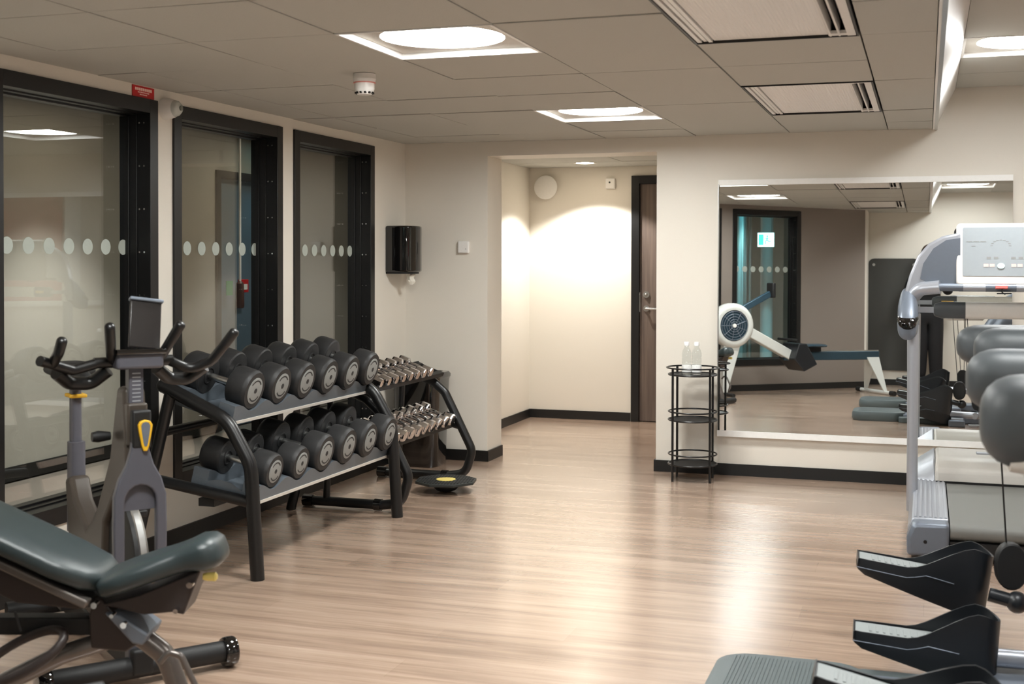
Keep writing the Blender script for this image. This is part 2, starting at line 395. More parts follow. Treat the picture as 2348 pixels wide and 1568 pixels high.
# sloping bulkhead between the two ceilings
mb=MB(); n=40
mb.prism([(.035,CEIL-.004),(.052,CEIL-.004),(.058,CEIL+.02),(.165,RC),(.165,RC+.03),(.035,CEIL+.12)],BY-FY,TR(0,BY,0)@RX(pi/2))
struct('trim_3', mb, M_trimw)
mb=MB(); mb.b2(.045,.062,FY,BY-.002,CEIL-.008,CEIL-.003); struct('trim_4', mb, M_steel)

# ------------------------------------------------------------------ windows
def window(name,A,ang,L,z0,z1,depth=.125,dots=(),right_bolts=True,side=1,wide=.065):
    """A: start of the opening on the room face; local x along wall, local -y is outwards"""
    e=semp(name,A,ang)
    f=MB(); d0,d1=-WT+.01,.012
    f.b2(0,wide,d0,d1,z0,z1).b2(L-wide,L,d0,d1,z0,z1).b2(wide,L-wide,d0,d1,z1-.065,z1).b2(wide,L-wide,d0,d1,z0,z0+.075)
    # inner stepped stops
    for k,(s,yy) in enumerate(((.006,-.06),(.014,-.10))):
        f.b2(wide,wide+s,d0,yy,z0+.07,z1-.06).b2(L-wide-s,L-wide,d0,yy,z0+.07,z1-.06).b2(wide,L-wide,d0,yy,z1-.065-s,z1-.06).b2(wide,L-wide,d0,yy,z0+.07,z0+.075+s)
    obj('window_frame',f,M_frame,e,bevel=.002)
    obj('window_pane',MB().b2(wide+.01,L-wide-.01,-.126,-.120,z0+.08,z1-.07),M_glass,e)
    bl=MB(); h=z1-z0-.25; nb=9
    for side_x in (wide+.0005,L-wide-.0005):
        for k in range(nb):
            zz=z0+.14+h*k/(nb-1)
            for yy in(-.022,-.048): bl.disc((side_x,yy,zz),.0045,'x',10,.003)
    obj('frame_bolts',bl,M_chrome,e)
    dm=MB()
    for x in dots: dm.disc((x,-.119,1.452),.036,'y',24,.001,)
    if dots: obj('dot_film',dm,M_dotm,e)
    return e
# left wall: local x runs along +Y, outwards is -X  -> rotate by 90deg gives x->+Y, y->-X ; so mirror with -y outwards: use ang=-90 from the far end
for k,(a,b) in enumerate(wins):
    L=b-a; dots=([.12,.246,.373,.50,.627,.754,.88,1.0],[.19,.322,.455,.588,.72,.85],[.14,.27,.40,.53,.66,.79])[k]
    if k: xs=[L-((.31+.136*i) if k==1 else (.37+.125*i)) for i in range(6)]
    else: xs=[L-(.234+.131*i) for i in range(7)]
    window('window_%d'%(k+1),(WX,b,0),-pi/2,L,Z0,Z1,dots=xs)
# check: ang=-pi/2 maps local x->-Y and local y->+X, so -y is outwards
w4=window('window_4',tuple(DA+dd*w0),dang,w1-w0,.3,2.16,dots=[.14+.118*i for i in range(7)],wide=.06)
w5=window('window_5',tuple(DA+dd*wb0),dang,wb1-wb0,.3,2.16,dots=[.14+.13*i for i in range(7)],wide=.06)
for e in(w4,w5): e.location.z=0
# fix: diagonal wall outward side is local -y

# ------------------------------------------------------------------ corridor beyond the glass
HX=-5.45
struct('floor_corridor', MB().b2(-6.2,-3.66,-4.2,12.2,-.06,-.01).b2(-3.66,1.2,-4.2,-.65,-.06,-.01).b2(-3.66,-.7,-.65,2.45,-.06,-.051), M_hallf)
struct('ceiling_corridor', MB().b2(-6.2,-3.66,-4.2,12.2,2.42,2.47).b2(-3.66,1.2,-4.2,2.45,2.62,2.66), M_hallc)
struct('wall_corridor_far', MB().b2(-5.6,HX,-4.2,8.80,0,2.7).b2(-5.6,HX,9.80,12.2,0,2.7).b2(-5.6,HX,8.8,9.8,2.12,2.7), M_hallw)
struct('wall_corridor_end', MB().b2(-6.2,-3.5,12.05,12.2,0,2.7).b2(-6.2,1.2,-4.2,-4.05,0,2.7).b2(1.05,1.2,-4.05,-.65,0,2.7), M_hallw)
struct('wall_corridor_pier', MB().b2(-2.75,-2.37,-1.0,.30,0,2.62), M_trimw)
struct('baseboard_corridor', MB().b2(HX,HX+.012,-4,8.78,0,.09), M_base)
d=semp('door_2',(HX,9.3,0))
obj('door_frame',MB().b2(-.10,.02,-.5,-.44,0,2.12).b2(-.10,.02,.44,.5,0,2.12).b2(-.10,.02,-.5,.5,2.06,2.12),M_frame,d)
obj('door_leaf',MB().b2(-.09,-.05,-.44,.44,0,2.06),M_hallb,d)
def hall_lamp(loc,m,label,name='corridor_ceiling_lamp',r=.13,pw=60):
    t=thing(name,label,'lamp',loc)
    obj('lamp_ring',MB().lathe([(r,-.012),(r+.02,-.012),(r+.02,0),(r,0),(r,-.012)]),M_white,t)
    obj('lamp_diffuser',MB().lathe([(.001,-.008),(r-.001,-.008),(r-.001,-.002),(.001,-.002)]),m,t)
    d=bpy.data.lights.new('corridor_lamp','SPOT'); d.spot_size=radians(88); d.spot_blend=.7; d.shadow_soft_size=.05; d.energy=pw; d.color=(.35,.9,1) if m is M_teal else (1,.95,.88)
    l_=bpy.data.objects.new('corridor_lamp',d); COL.objects.link(l_); l_.parent=t; l_.location=(0,0,-.015)
    return t
hall_lamp((-4.75,6.7,2.42),M_hlamp,'dim round corridor ceiling lamp beyond the window nearest the exercise bike',pw=330)
hall_lamp((-4.8,9.0,2.42),M_hlamp,'dim round corridor ceiling lamp seen through the window beside the paper dispenser')
hall_lamp((-4.6,10.6,2.42),M_hlamp,'dim round corridor lamp farthest down the passage behind the glass',r=.10)
hall_lamp((-5.15,9.5,2.42),M_teal,'small blue-green lamp over the grey-blue corridor door behind the glass',name='teal_lamp',r=.06,pw=14)
hall_lamp((-1.95,-.9,2.62),M_teal,'blue-green ceiling lamp beside the lit exit sign, seen in the mirror',name='teal_lamp',r=.22,pw=170)
hall_lamp((-2.9,-2.6,2.62),M_hlamp,'warm round ceiling lamp behind the exit sign, seen in the mirror')
hall_lamp((-2.75,.75,2.62),M_hlamp,'warm round ceiling lamp over the white pier behind the diagonal window',pw=90)
t=thing('exit_sign','lit green and white exit sign box hanging in the corridor, seen in the mirror','sign',(-2.13,-1.5,1.80))
obj('sign_box',MB().b2(-.12,.12,-.02,.02,0,.21),M_white,t,bevel=.004)
obj('lit_panel',MB().b2(-.11,.11,.02,.024,.01,.20),M_exitw,t)
mb=MB(); mb.b2(-.10,-.03,.0245,.026,.03,.18)     # doorway shape
mb.ball((.02,.0255,.155),.014,12,(1,.1,1))
mb.tube([(.02,.025,.14),(.015,.025,.10)],.010,8); mb.tube(fillet([(.015,.025,.10),(-.01,.025,.08),(.0,.025,.045)],.01),.007,8)
mb.tube(fillet([(.015,.025,.10),(.045,.025,.08),(.07,.025,.085)],.01),.007,8); mb.tube([(.02,.025,.13),(-.02,.025,.115)],.005,8); mb.tube([(.02,.025,.13),(.05,.025,.11)],.005,8)
obj('pictogram',mb,M_exit,t)
obj('hanger',MB().tube([(-.08,0,.21),(-.08,0,.82)],.005,8).tube([(.08,0,.21),(.08,0,.82)],.005,8),M_steel,t)
for k,(x,y) in enumerate(((-2.19,-.35),(-2.27,-.55),(-2.33,-.8))):
    t=tag(obj('steel_post',MB().tube([(0,0,-.01),(0,0,2.60)],.018,12),M_steel,loc=(x,y,0)),'slim steel post in the corridor, %s from the window in the mirror'%('nearest','middle','farthest')[k],'post','steel posts beyond the diagonal window')
tag(obj('round_column',MB().lathe([(.09,-.01),(.09,2.6)],28),M_trimw,loc=(-2.2,-2.2,0)),'pale round column standing in the corridor below the exit sign','column')
t=thing('fire_call_point','small red fire alarm call point on the corridor wall behind the glass','alarm',(HX,9.3+.36+.22,1.17))
obj('housing',MB().b2(0,.04,-.055,.055,-.05,.06),M_red,t,bevel=.004); obj('glass_square',MB().b2(.04,.043,-.03,.03,-.025,.02),M_white,t)
t.location=(HX,9.20,1.17)
tag(obj('green_sign',MB().b2(0,.006,-.05,.05,-.06,.06).b2(.006,.008,-.02,.02,.01,.04),M_green,loc=(HX,9.01,1.16)),'small green sign beside the red alarm call point','sign')
t=thing('pull_cord','long white pull rod with a dark brown handle hanging behind the middle window','cord',(-5.30,8.93,1.0))
obj('rod',MB().tube([(0,0,.2),(0,0,1.42)],.010,8),M_white,t); obj('handle',MB().loft([(0,.02,.03),(.02,.03,.035),(.2,.03,.03),(.22,.012,.015)],16,2.4,RY(-pi/2)),mat('brown_handle',(78,44,36),.5),t)

# passage: door
d=semp('door_1',(-2.40,10.55,0))
obj('door_frame',MB().b2(-.015,.055,-.02,.15,0,2.125).b2(.955,1.0,-.02,.15,0,2.125).b2(.055,.955,-.02,.15,2.055,2.125),M_frame,d,bevel=.003)
dl=obj('door_leaf',MB().b2(.058,.952,.01,.05,.008,2.052),M_door,d)
hd=MB(); hd.disc((.115,.004,.98),.026,'y',20,.012); hd.tube(fillet([(.115,0,.98),(.115,-.05,.98),(.235,-.05,.98)],.015),.010,12,dome=True)
obj('door_handle',hd,M_steel,dl,label='brushed steel lever handle')
lk=MB(); lk.disc((.115,.003,1.10),.028,'y',20,.014); lk.ball((.115,-.01,1.10),.014); obj('door_lock',lk,M_steel,dl)
lk=MB(); lk.b2(.052,.062,-.004,.012,.95,1.12); obj('strike_plate',lk,M_steel,d)

# ------------------------------------------------------------------ wall and ceiling fittings
def lamp_light(name,kind,loc,power,color,size=.2,parent=None,angle=110,blend=.3):
    d=bpy.data.lights.new(name,kind); d.energy=power; d.color=color
    if kind=='AREA': d.shape='DISK'; d.size=size
    if kind=='SPOT': d.spot_size=radians(angle); d.spot_blend=blend; d.shadow_soft_size=size
    o=bpy.data.objects.new(name,d); COL.objects.link(o); o.location=loc
    if parent: o.parent=parent
    return o
def ceiling_panel(x0,y0,m,label,z=CEIL,name='ceiling_light',r=.235):
    t=thing(name,label,'light',(x0+.3,y0+.3,z),group='round panel ceiling lights')
    f=MB()
    for a,b,c,e in((-.3,-.288,-.3,.3),(.288,.3,-.3,.3),(-.288,.288,-.3,-.288),(-.288,.288,.288,.3)): f.b2(a,b,c,e,-.002,.04)
    obj('frame',f,M_white,t)
    # plate with round cut-out, built as a ring between circle and square
    n=48; ci=[]; sq=[]
    for k in range(n):
        a=2*pi*k/n; c,s_=cos(a),sin(a); q=.288/max(abs(c),abs(s_)); ci.append((r*c,r*s_,.022)); sq.append((q*c,q*s_,.022))
    pm=MB(); pm.add(ci+sq+[(x,y,z_+.012) for x,y,z_ in ci]+[(x,y,z_+.012) for x,y,z_ in sq],
        [(k,(k+1)%n,n+(k+1)%n,n+k) for k in range(n)]+[(2*n+k,3*n+k,3*n+(k+1)%n,2*n+(k+1)%n) for k in range(n)]+[(k,2*n+k,2*n+(k+1)%n,(k+1)%n) for k in range(n)])
    obj('plate',pm,M_panel,t)
    obj('diffuser',MB().lathe([(.001,.024),(r-.004,.024),(r-.001,.03),(.001,.03)],48),m,t)
    return t
LL=['square ceiling light with round glowing disc, large one nearest the camera','square ceiling light with round glowing disc nearest the passage opening','square ceiling light with round disc, seen only in the mirror']
for (i,j),lb in zip(lampc,LL):
    x0,x1,y0,y1=cell(i,j); ceiling_panel(x0,y0,M_lamp,lb)
for yy,lb in((6.3,'bright square light in the raised ceiling above the treadmill'),(3.3,'square light in the raised ceiling above the first elliptical trainer'),(.3,'square light in the raised ceiling near the hanging mat')):
    ceiling_panel(.165,yy,M_lampr,lb,RC)
def vent(i,j,label):
    x0,x1,_,y1=cell(i,j); y0=y1-1.2; t=thing('ceiling_vent',label,'vent',(x0,y1,CEIL),group='white ceiling supply vents')
    W=.6
    obj('frame',MB().b2(.004,.596,-.012,-.004,-.004,.03).b2(.004,.596,-1.196,-1.188,-.004,.03).b2(.004,.012,-1.188,-.012,-.004,.03).b2(.588,.596,-1.188,-.012,-.004,.03),M_base,t)
    obj('perforated_plate',MB().b2(.075,.49,-1.185,-.015,.006,.016),M_vent,t)
    sl=MB(); sl.b2(.014,.03,-1.185,-.015,.0,.016).b2(.036,.05,-1.185,-.015,.004,.018).b2(.056,.07,-1.185,-.015,.0,.016)
    sl.b2(.494,.50,-1.185,-.015,-.002,.05).b2(.525,.532,-1.185,-.015,-.002,.05).b2(.556,.586,-1.185,-.015,-.002,.016).b2(.49,.56,-.06,-.015,.0,.012).b2(.49,.56,-1.185,-1.14,.0,.012)
    obj('side_blades',sl,M_white,t)
    obj('duct',MB().b2(.49,.586,-1.185,-.015,.06,.065),M_base,t)
    return t
vent(2,0,'large white perforated ceiling vent nearest the camera'); vent(2,4,'white perforated ceiling vent nearest the back wall and mirror'); vent(2,-5,'white perforated ceiling vent seen only in the mirror')
t=thing('smoke_detector','white smoke detector hanging under the ceiling in front of the first light','smoke detector',(-2.338,4.985,CEIL))
obj('base',MB().lathe([(.048,0),(.048,-.018),(.05,-.022),(.047,-.036)],32),M_white,t)
obj('red_band',MB().lathe([(.0485,-.0365),(.0485,-.041)],32),mat('pale_red_print',(220,140,130),.5),t)
obj('head',MB().lathe([(.044,-.036),(.044,-.066),(.040,-.078),(.031,-.090),(.001,-.090)],32),M_white,t)
sl=MB()
for k in range(12):
    a=2*pi*k/12; sl.box((.037*cos(a),.037*sin(a),-.083),(.008,.011,.008),None)
obj('sensor_slots',sl,M_base,t)
t=thing('spot_downlight','small round recessed spotlight in the passage ceiling','light',(-2.70,10.05,CEIL))
obj('ring',MB().lathe([(.075,-.004),(.095,-.004),(.095,.0),(.075,.0),(.075,-.004)],32),M_white,t)
obj('lens',MB().lathe([(.001,-.003),(.074,-.003),(.074,-.001),(.001,-.001)],32),M_spot,t)
lamp_light('spot_lamp','SPOT',(0,0,-.012),SPOT_POWER,(1,.97,.91),.04,t,118,.25)
t=thing('air_valve','white round air valve disc high on the passage wall','vent',(-3.18,10.55,2.035))
obj('disc',MB().lathe([(.001,.05),(.095,.05),(.105,.045),(.105,.04),(.001,.04)],40,RX(pi/2)),M_white,t); obj('neck',MB().lathe([(.06,0),(.06,.045)],32,RX(pi/2)),M_white,t)
t=thing('motion_sensor','small square white sensor box above the passage door','sensor',(-2.60,10.55,2.05))
obj('housing',MB().b2(-.042,.042,-.03,0,-.035,.055),M_white,t,bevel=.006); obj('lens',MB().disc((-.005,-.031,.02),.008,'y',16,.003),M_base,t)
t=thing('thermostat','small square white thermostat on the back wall','thermostat',(-3.045,BY,1.483))
obj('housing',MB().b2(-.04,.04,-.028,0,-.04,.042),M_white,t,bevel=.007); obj('indicator',MB().disc((.02,-.0285,-.012),.003,'y',12,.002),M_face,t)
t=thing('paper_dispenser','glossy black paper towel dispenser on the left wall by the corner','dispenser',(WX,7.90,1.30))
body=[(0,-.13),(.0,.13),(.10,.13),(.16,.11),(.19,.06),(.20,0),(.19,-.06),(.16,-.11),(.10,-.13)]
o=obj('cover',MB().prism(body,.315,TR(0,0,.012)),M_gloss,t,bevel=.012)
obj('base_plate',MB().prism([(x*.9,y*.92) for x,y in body],.014),M_blackm,t)
obj('key_lock',MB().disc((.15,.113,.10),.006,'y',12,.004),M_steel,t)
mb=MB(); rr=random.Random(5); rs=[]
for i in range(8):
    z=-.075+.0107*i; r=.012+.012*abs(sin(i*.7))+.004*i/3
    rs.append([(.125+r*(1+.35*rr.uniform(-1,1))*cos(2*pi*k/14)*.9,.02+r*(1+.35*rr.uniform(-1,1))*sin(2*pi*k/14)+.006*sin(i),z) for k in range(14)])
mb.rings(rs); obj('paper_end',mb,M_paper,t,label='crumpled white paper end')
t=thing('wall_sign','small red rectangular alarm sign with white lines above the nearest window','sign',(WX,5.01,2.178))
obj('plate',MB().b2(0,.004,-.085,.085,-.026,.026),M_red,t)
mb=MB()
for k in range(9): mb.b2(.004,.0048,-.066+.0148*k,-.066+.0148*k+.0118,.004,.017)
for k in range(8): mb.b2(.004,.0047,-.045+.0115*k,-.045+.0115*k+.008,-.006,-.0005)
for k in range(5): mb.b2(.004,.0047,-.03+.012*k,-.03+.012*k+.009,-.016,-.011)
obj('white_print',mb,mat('sign_white',(250,215,205),.5),t)
t=thing('alarm_siren','round white alarm beacon between the first and second windows','siren',(WX,5.185,2.12))
obj('back_shell',MB().lathe([(.052,0),(.052,.02),(.046,.045),(.040,.06)],32,RY(pi/2)),M_white,t)
obj('lens',MB().lathe([(.040,.06),(.036,.075),(.024,.088),(.001,.092)],32,RY(pi/2)),mat('translucent_grey_lens',(196,200,194),.15,coat=.5),t)
obj('lamp_core',MB().lathe([(.012,.088),(.012,.096),(.001,.097)],16,RY(pi/2)),mat('lens_core',(120,124,116),.3),t)

# ------------------------------------------------------------------ wall mirror
th=radians(0.65)
t=thing('wall_mirror','large wall mirror with slim white metal trims on the back wall','mirror',(-1.28,BY,0.285))
MW=1.777; MH=1.603
obj('mirror_glass',MB().b2(0,MW,-.006,0,0,MH,TR(0,-.026,0)@RX(-th)),M_mirror,t)
obj('backing',MB().prism([(-.025,0),(-.001,0),(-.001,MH),(-.006,MH)],MW-.004,TR(.002,0,0)@PYZ),M_blackm,t)
obj('bottom_trim',MB().prism([(-.04,-.03),(-.001,-.03),(-.001,-.002),(-.034,-.002),(-.034,.008),(-.04,.008)],MW,PYZ),M_trimw,t)
obj('top_trim',MB().prism([(-.022,MH-.008),(-.018,MH-.008),(-.018,MH+.003),(-.001,MH+.003),(-.001,MH+.028),(-.022,MH+.028)],MW,PYZ),M_trimw,t)
obj('mirror_clip',MB().b2(.0,.004,-.036,0,0,MH),M_steel,t)

# ------------------------------------------------------------------ dumbbells
def make_dumbbell(r,label,number):
    t=thing('rubber_dumbbell',label,'dumbbell',group='black rubber dumbbells on the large rack')
    for s_,nm in((1,'front'),(-1,'rear')):
        h=MB().lathe([(r*.55,.070),(r*.90,.071),(r*.97,.076),(r,.088),(r,.154),(r*.975,.164),(r*.92,.171),(r*.90,.1745),(r*.66,.1745)],36,RY(s_*pi/2))
        w_=obj('weight_head',h,M_rubber,t,sharp=25)
        f=MB().lathe([(r*.655,.170),(r*.655,.1765),(r*.62,.1775),(.001,.1775)],36,RY(s_*pi/2)); obj('face_disc',f,M_face,w_)
        m_=MB()
        # curved bands of print and a centre figure
        for a0,a1 in((.6,2.5),(3.8,5.6)):
            rs=[]
            for k in range(13):
                a=a0+(a1-a0)*k/12; rs.append([(s_*.1776,(r*.47)*cos(a),(r*.47)*sin(a)),(s_*.1776,(r*.54)*cos(a),(r*.54)*sin(a)),(s_*.1782,(r*.54)*cos(a),(r*.54)*sin(a)),(s_*.1782,(r*.47)*cos(a),(r*.47)*sin(a))])
            m_.rings(rs)
        m_.disc((s_*.178,r*.03,0),r*.13,'x',16,.0008)
        obj('face_print',m_,M_mark,w_)
        g_=MB().lathe([(r*.42,.066),(r*.42,.071),(r*.36,.072),(r*.36,.066),(r*.42,.066)],30,RY(s_*pi/2)); obj('inner_ring',g_,M_rubber,w_)
    obj('handle',MB().lathe([(.013,-.072),(.015,-.05),(.0165,0),(.015,.05),(.013,.072)],18,RY(pi/2)),M_steel,t)
    return t
RA=radians(15); RB=radians(12)
big=make_dumbbell(.093,'',24); small=make_dumbbell(.080,'',10)
usedb=[False,False]
def place_db(kind,loc,rot,label):
    src=(big,small)[kind]
    if not usedb[kind]:
        usedb[kind]=True; src.location=loc; src.rotation_euler=rot; src['label']=label; return src
    return dup(src,loc,rot,label)
FX=lambda y:.04*(y-4.78)/1.42
YT=[4.955+.236*k for k in range(6)]; YB=[4.93+.236*k for k in range(6)]
for k,y in enumerate(YT): place_db(0,(-3.04+FX(y),y,.848),(0,RA,0),'black rubber dumbbell, %s from the near end of the upper rack shelf'%ORD[k])
for k,y in enumerate(YB):
    s_=k<2; place_db(int(s_),(-2.925+FX(y),y,.498-(.012 if s_ else 0)),(0,RB,0),'black rubber dumbbell, %s from the near end of the lower rack shelf'%ORD[k])
# rack
t=thing('dumbbell_rack','large black tube dumbbell rack with two grey shelves along the windows','rack',(-3.0,5.49,0))
O=Vector((-3.0,5.49,0))
def P_(l,y,dx=0): return [Vector((x+dx,y,z))-O for x,z in l]
for y,dx in((4.78,0),(6.2,.04)):
    pth=fillet(P_([(-3.225,.83),(-2.90,.69),(-2.785,.50),(-2.752,.0)],y,dx),.17,8)
    obj('side_tube',MB().tube(pth,.031,16),M_black,t,label='bent black front tube reaching the floor')
    obj('rear_leg',MB().tube(P_([(-3.19,.80),(-3.40,.0)],y,dx),.027,16),M_black,t)
    obj('side_brace',MB().tube(P_([(-3.31,.415),(-2.775,.335)],y,dx),.025,14),M_black,t)
    obj('end_cap',MB().ball(P_([(-3.225,.83)],y,dx)[0],.032,14),M_black,t)
def tray(cx,cz,rot,ys,rr,name):
    A_=Vector((cx,5.49,cz))-O; M=TR(*A_)@RY(rot)
    y0,y1=4.80-5.49,6.18-5.49; n=120
    mb=MB()
    for xa,xb in((.088,.168),(-.168,-.088)):
        up=[]
        for k in range(n+1):
            y=y0+(y1-y0)*k/n; d=min((abs(y+5.49-yy)) for yy in ys); r=rr
            z=-sqrt(max(r*r-d*d,0)) if d<r*.55 else -r*.835
            z=max(z-.001,-r-.001); z=min(z,-r*.8)
            dd_=d/.118; z=-r-.001+.036*(1-cos(pi*min(dd_,1)))/2
            up.append((y,z))
        mb.prism([(y0,-r-.045)]+up+[(y1,-r-.045)],xb-xa,M@TR(xa,0,0)@PYZ)
    sh=obj('shelf',mb,M_tray,t,sharp=30)
    cr=MB()
    for yy in(y0+.002,y0+.46,y1-.46,y1-.006): cr.prism([(-.168,-rr-.04),(.168,-rr-.04),(.168,-rr-.01),(.09,-rr-.012),(.03,-rr+.01),(-.03,-rr+.01),(-.09,-rr-.012),(-.168,-rr-.01)],.004,M@TR(0,yy,0)@PXZ)
    cr.b2(-.09,.09,y0,y1,-rr-.045,-rr-.041,M)
    obj('shelf_plate',cr,M_tray,sh)
    lip=MB().b2(.168,.171,y0,y1,-rr-.05,-rr-.036,M); obj('shelf_lip',lip,M_hood,sh)
tray(-3.02,.848,RA,YT,.093,'u'); tray(-2.905,.498,RB,YB,.093,'l')
mb=MB().b2(-.06,.02,-.69,.69,.30,.335); obj('cross_beam',mb,M_blackm,t)
mb=MB(); mb.tube([(-.24,-.71,.62),(-.24,.71,.62)],.02,12); obj('rear_bar',mb,M_black,t)

# chrome dumbbells
def make_chrome(label):
    t=thing('chrome_dumbbell',label,'dumbbell',group='small chrome dumbbells on the far rack')
    for s_ in(1,-1):
        obj('weight_head',MB().lathe([(.016,.045),(.028,.052),(.030,.058),(.030,.104),(.026,.113),(.001,.114)],8,RY(s_*pi/2)@RZ(pi/8)),M_chrome,t,sharp=25)
    obj('handle',MB().lathe([(.011,-.05),(.0125,0),(.011,.05)],14,RY(pi/2)),M_chrome,t)
    return t
RC1=radians(20); chr0=make_chrome('')
TY=[6.345+.1048*k for k in range(8)]; TB=[6.385+.107*k for k in range(9)]
first=True
for row,ys in(('upper',TY),('lower',TB)):
    for k,y in enumerate(ys):
        lb='small chrome dumbbell, %s from the near end of the %s tier'%(ORD[k],row)
        loc=(-2.975,y,.745) if row=='upper' else (-2.905,y,.436); sc=(1,.88+.02*k,.88+.02*k) if row=='upper' else (1.08,1.18+.012*k,1.18+.012*k)
        if first: chr0.location=loc; chr0.rotation_euler=(0,RC1,0); chr0['label']=lb; chr0.scale=sc; first=False
        else: dup(chr0,loc,(0,RC1,0),lb,sc)
t=thing('chrome_dumbbell_rack','black curved tube rack with two tiers of chrome dumbbells near the corner','rack',(-3.0,6.84,0)); O=Vector((-3.0,6.84,0))
for y in(6.32,7.33):
    p=fillet(P_([(-3.17,.70),(-2.96,.625),(-2.88,.56),(-2.695,.20),(-2.74,.052),(-2.86,.034),(-3.31,.034)],y),.09,8)
    tb=obj('side_tube',MB().tube(p,.027,16),M_black,t)
    for a in((-2.86,-2.90),(-3.28,-3.34)): obj('rubber_foot',MB().tube(P_([(a[0],.034),(a[1],.034)],y),.033,16),M_gloss,tb)
    obj('strut',MB().tube(P_([(-3.05,.415),(-2.79,.345)],y),.016,12),M_black,t)
    obj('rear_post',MB().tube(P_([(-3.17,.70),(-3.20,.034)],y),.02,12),M_black,t)
for cz,cx in((.745,-2.975),(.425,-2.905)):
    M=TR(*(Vector((cx,6.84,cz))-O))@RY(RC1)
    mb=MB()
    for xa in(-.095,.06):
        mb.b2(xa,xa+.035,-.52,.52,-.042,-.034,M)
    mb.b2(-.095,.095,-.52,-.505,-.055,-.036,M).b2(-.095,.095,.505,.52,-.055,-.036,M).b2(-.095,-.09,-.52,.52,-.06,-.03,M).b2(.09,.095,-.52,.52,-.06,-.04,M)
    obj('tier_tray',mb,M_blackm,t)

# balance board
t=thing('balance_board','black octagonal balance board with a yellow centre on the floor','balance board',(-2.735,6.98,0),radians(12))
oc=[(.19*cos(pi/4*k+pi/8),.19*sin(pi/4*k+pi/8)) for k in range(8)]
obj('board',MB().prism(oc,.018,TR(0,0,.055)),mat('black_ribbed_plastic',(34,38,36),.5),t,bevel=.004)
rb=MB()
for k in range(-9,10):
    x=.018*k; h=sqrt(max(.172**2-x*x,0))*.95
    for s_ in(1,-1):
        a=.064 if abs(x)<.062 else .004
        if abs(x)<.062: a=sqrt(.062**2-x*x)+.004
        if h>a: rb.b2(x-.005,x+.005,min(s_*a,s_*h),max(s_*a,s_*h),.073,.0755)
obj('ridges',rb,M_blackm,t)
obj('yellow_disc',MB().lathe([(.058,.073),(.058,.076),(.001,.077)],36),M_yellowp,t)
obj('rocker_dome',MB().lathe([(.001,0),(.03,.002),(.06,.012),(.075,.03),(.08,.055)],28),M_blackm,t)
# bin
t=thing('waste_bin','tall glossy black waste bin in the corner behind the chrome dumbbells','bin',(-3.26,7.86,0))
def sect(w,h,z,r=.07): return [(x,y,z) for x,y in rrect(w,h,r)]
obj('body',MB().rings([sect(.29,.25,0),sect(.30,.26,.01),sect(.335,.30,.58),sect(.345,.31,.60)]),M_gloss,t)
obj('lid_rim',MB().rings([sect(.35,.315,.60),sect(.352,.317,.618),sect(.33,.295,.635),sect(.27,.24,.636),sect(.25,.22,.622),sect(.02,.02,.621,.009)]),M_gloss,t)

# ------------------------------------------------------------------ wire side table and bottles
t=thing('wire_shelf_stand','slim black round three-tier wire stand against the back wall','stand',(-1.40,7.86,0))
R_=.152
for z,rail in((.105,.168),(.385,.437),(.672,.715)):
    ring=lambda rr,zz,q:MB().tube([(rr*cos(2*pi*k/40),rr*sin(2*pi*k/40),zz) for k in range(40)],q,8,closed=True)
    rr2=R_+(.012 if rail>.7 else 0)
    obj('guard_ring',ring(rr2,rail,.005),M_black,t)
    tr=ring(R_,z,.006); obj('shelf_ring',tr,M_black,t)
    obj('shelf_disc',MB().lathe([(.001,z-.003),(R_,z-.003),(R_,z),(.001,z)],40),M_blackm,t)
for a in(-2.35,-.62,.62+.15,2.45):
    obj('leg',MB().tube([((R_+.001)*cos(a),(R_+.001)*sin(a),.0),((R_+.001)*cos(a),(R_+.001)*sin(a),.712)],.0075,10),M_black,t)
def bottle(loc,label,rz):
    t=thing('water_bottle',label,'bottle',loc,rz,group='clear water bottles on the wire stand')
    obj('bottle_body',MB().lathe([(.001,.001),(.026,.001),(.030,.006),(.030,.06),(.027,.068),(.030,.076),(.030,.10),(.0275,.108),(.030,.116),(.030,.135),(.024,.155),(.0145,.172),(.0145,.185)],28),M_bottle,t)
    obj('bottle_cap',MB().lathe([(.0165,.182),(.0168,.184),(.0168,.203),(.015,.206),(.001,.206)],24),M_cap,t)
    obj('bottle_label',MB().lathe([(.0303,.016),(.0306,.018),(.0306,.056),(.0303,.058)],28),M_label,t)
bottle((-1.437,7.845,.6725),'clear plastic water bottle with white cap, left one on the wire stand',.3)
bottle((-1.374,7.85,.6725),'clear plastic water bottle with white cap, right one on the wire stand',1.2)

# ------------------------------------------------------------------ treadmill
TX,TY0=.372,6.95
t=thing('treadmill','grey and white treadmill with large console facing the mirror','treadmill',(TX,TY0,0))
hw=.447
for s_ in(-1,1):
    sd=MB().prism([(hw-.185,.02),(hw,.02),(hw,.12),(hw-.02,.165),(hw-.03,.17),(hw-.185,.17)],1.32,TR(0,-.72,0)@Matrix(((s_,0,0,0),(0,0,1,0),(0,1,0,0),(0,0,0,1))))
    rl=obj('side_rail',sd,M_silver,t,bevel=.006,label='ribbed silver side rail')
    rg=MB()
    for k in range(7): rg.b2(s_*(hw-.178+.023*k),s_*(hw-.178+.023*k+.011),-.70,.38,.170,.174)
    obj('rail_ribs',rg,M_silver,rl)
    cp=MB().prism([(hw-.187,.015),(hw+.002,.015),(hw+.003,.10),(hw-.02,.155),(hw-.035,.168),(hw-.187,.17)],.13,TR(0,-.85,0)@Matrix(((s_,0,0,0),(0,0,1,0),(0,1,0,0),(0,0,0,1))))
    ec=obj('end_cap',cp,M_silverd,t,bevel=.018); obj('cap_screw',MB().disc((s_*(hw-.08),-.851,.085),.008,'y',14,.004),M_base,ec)
bw=hw-.19
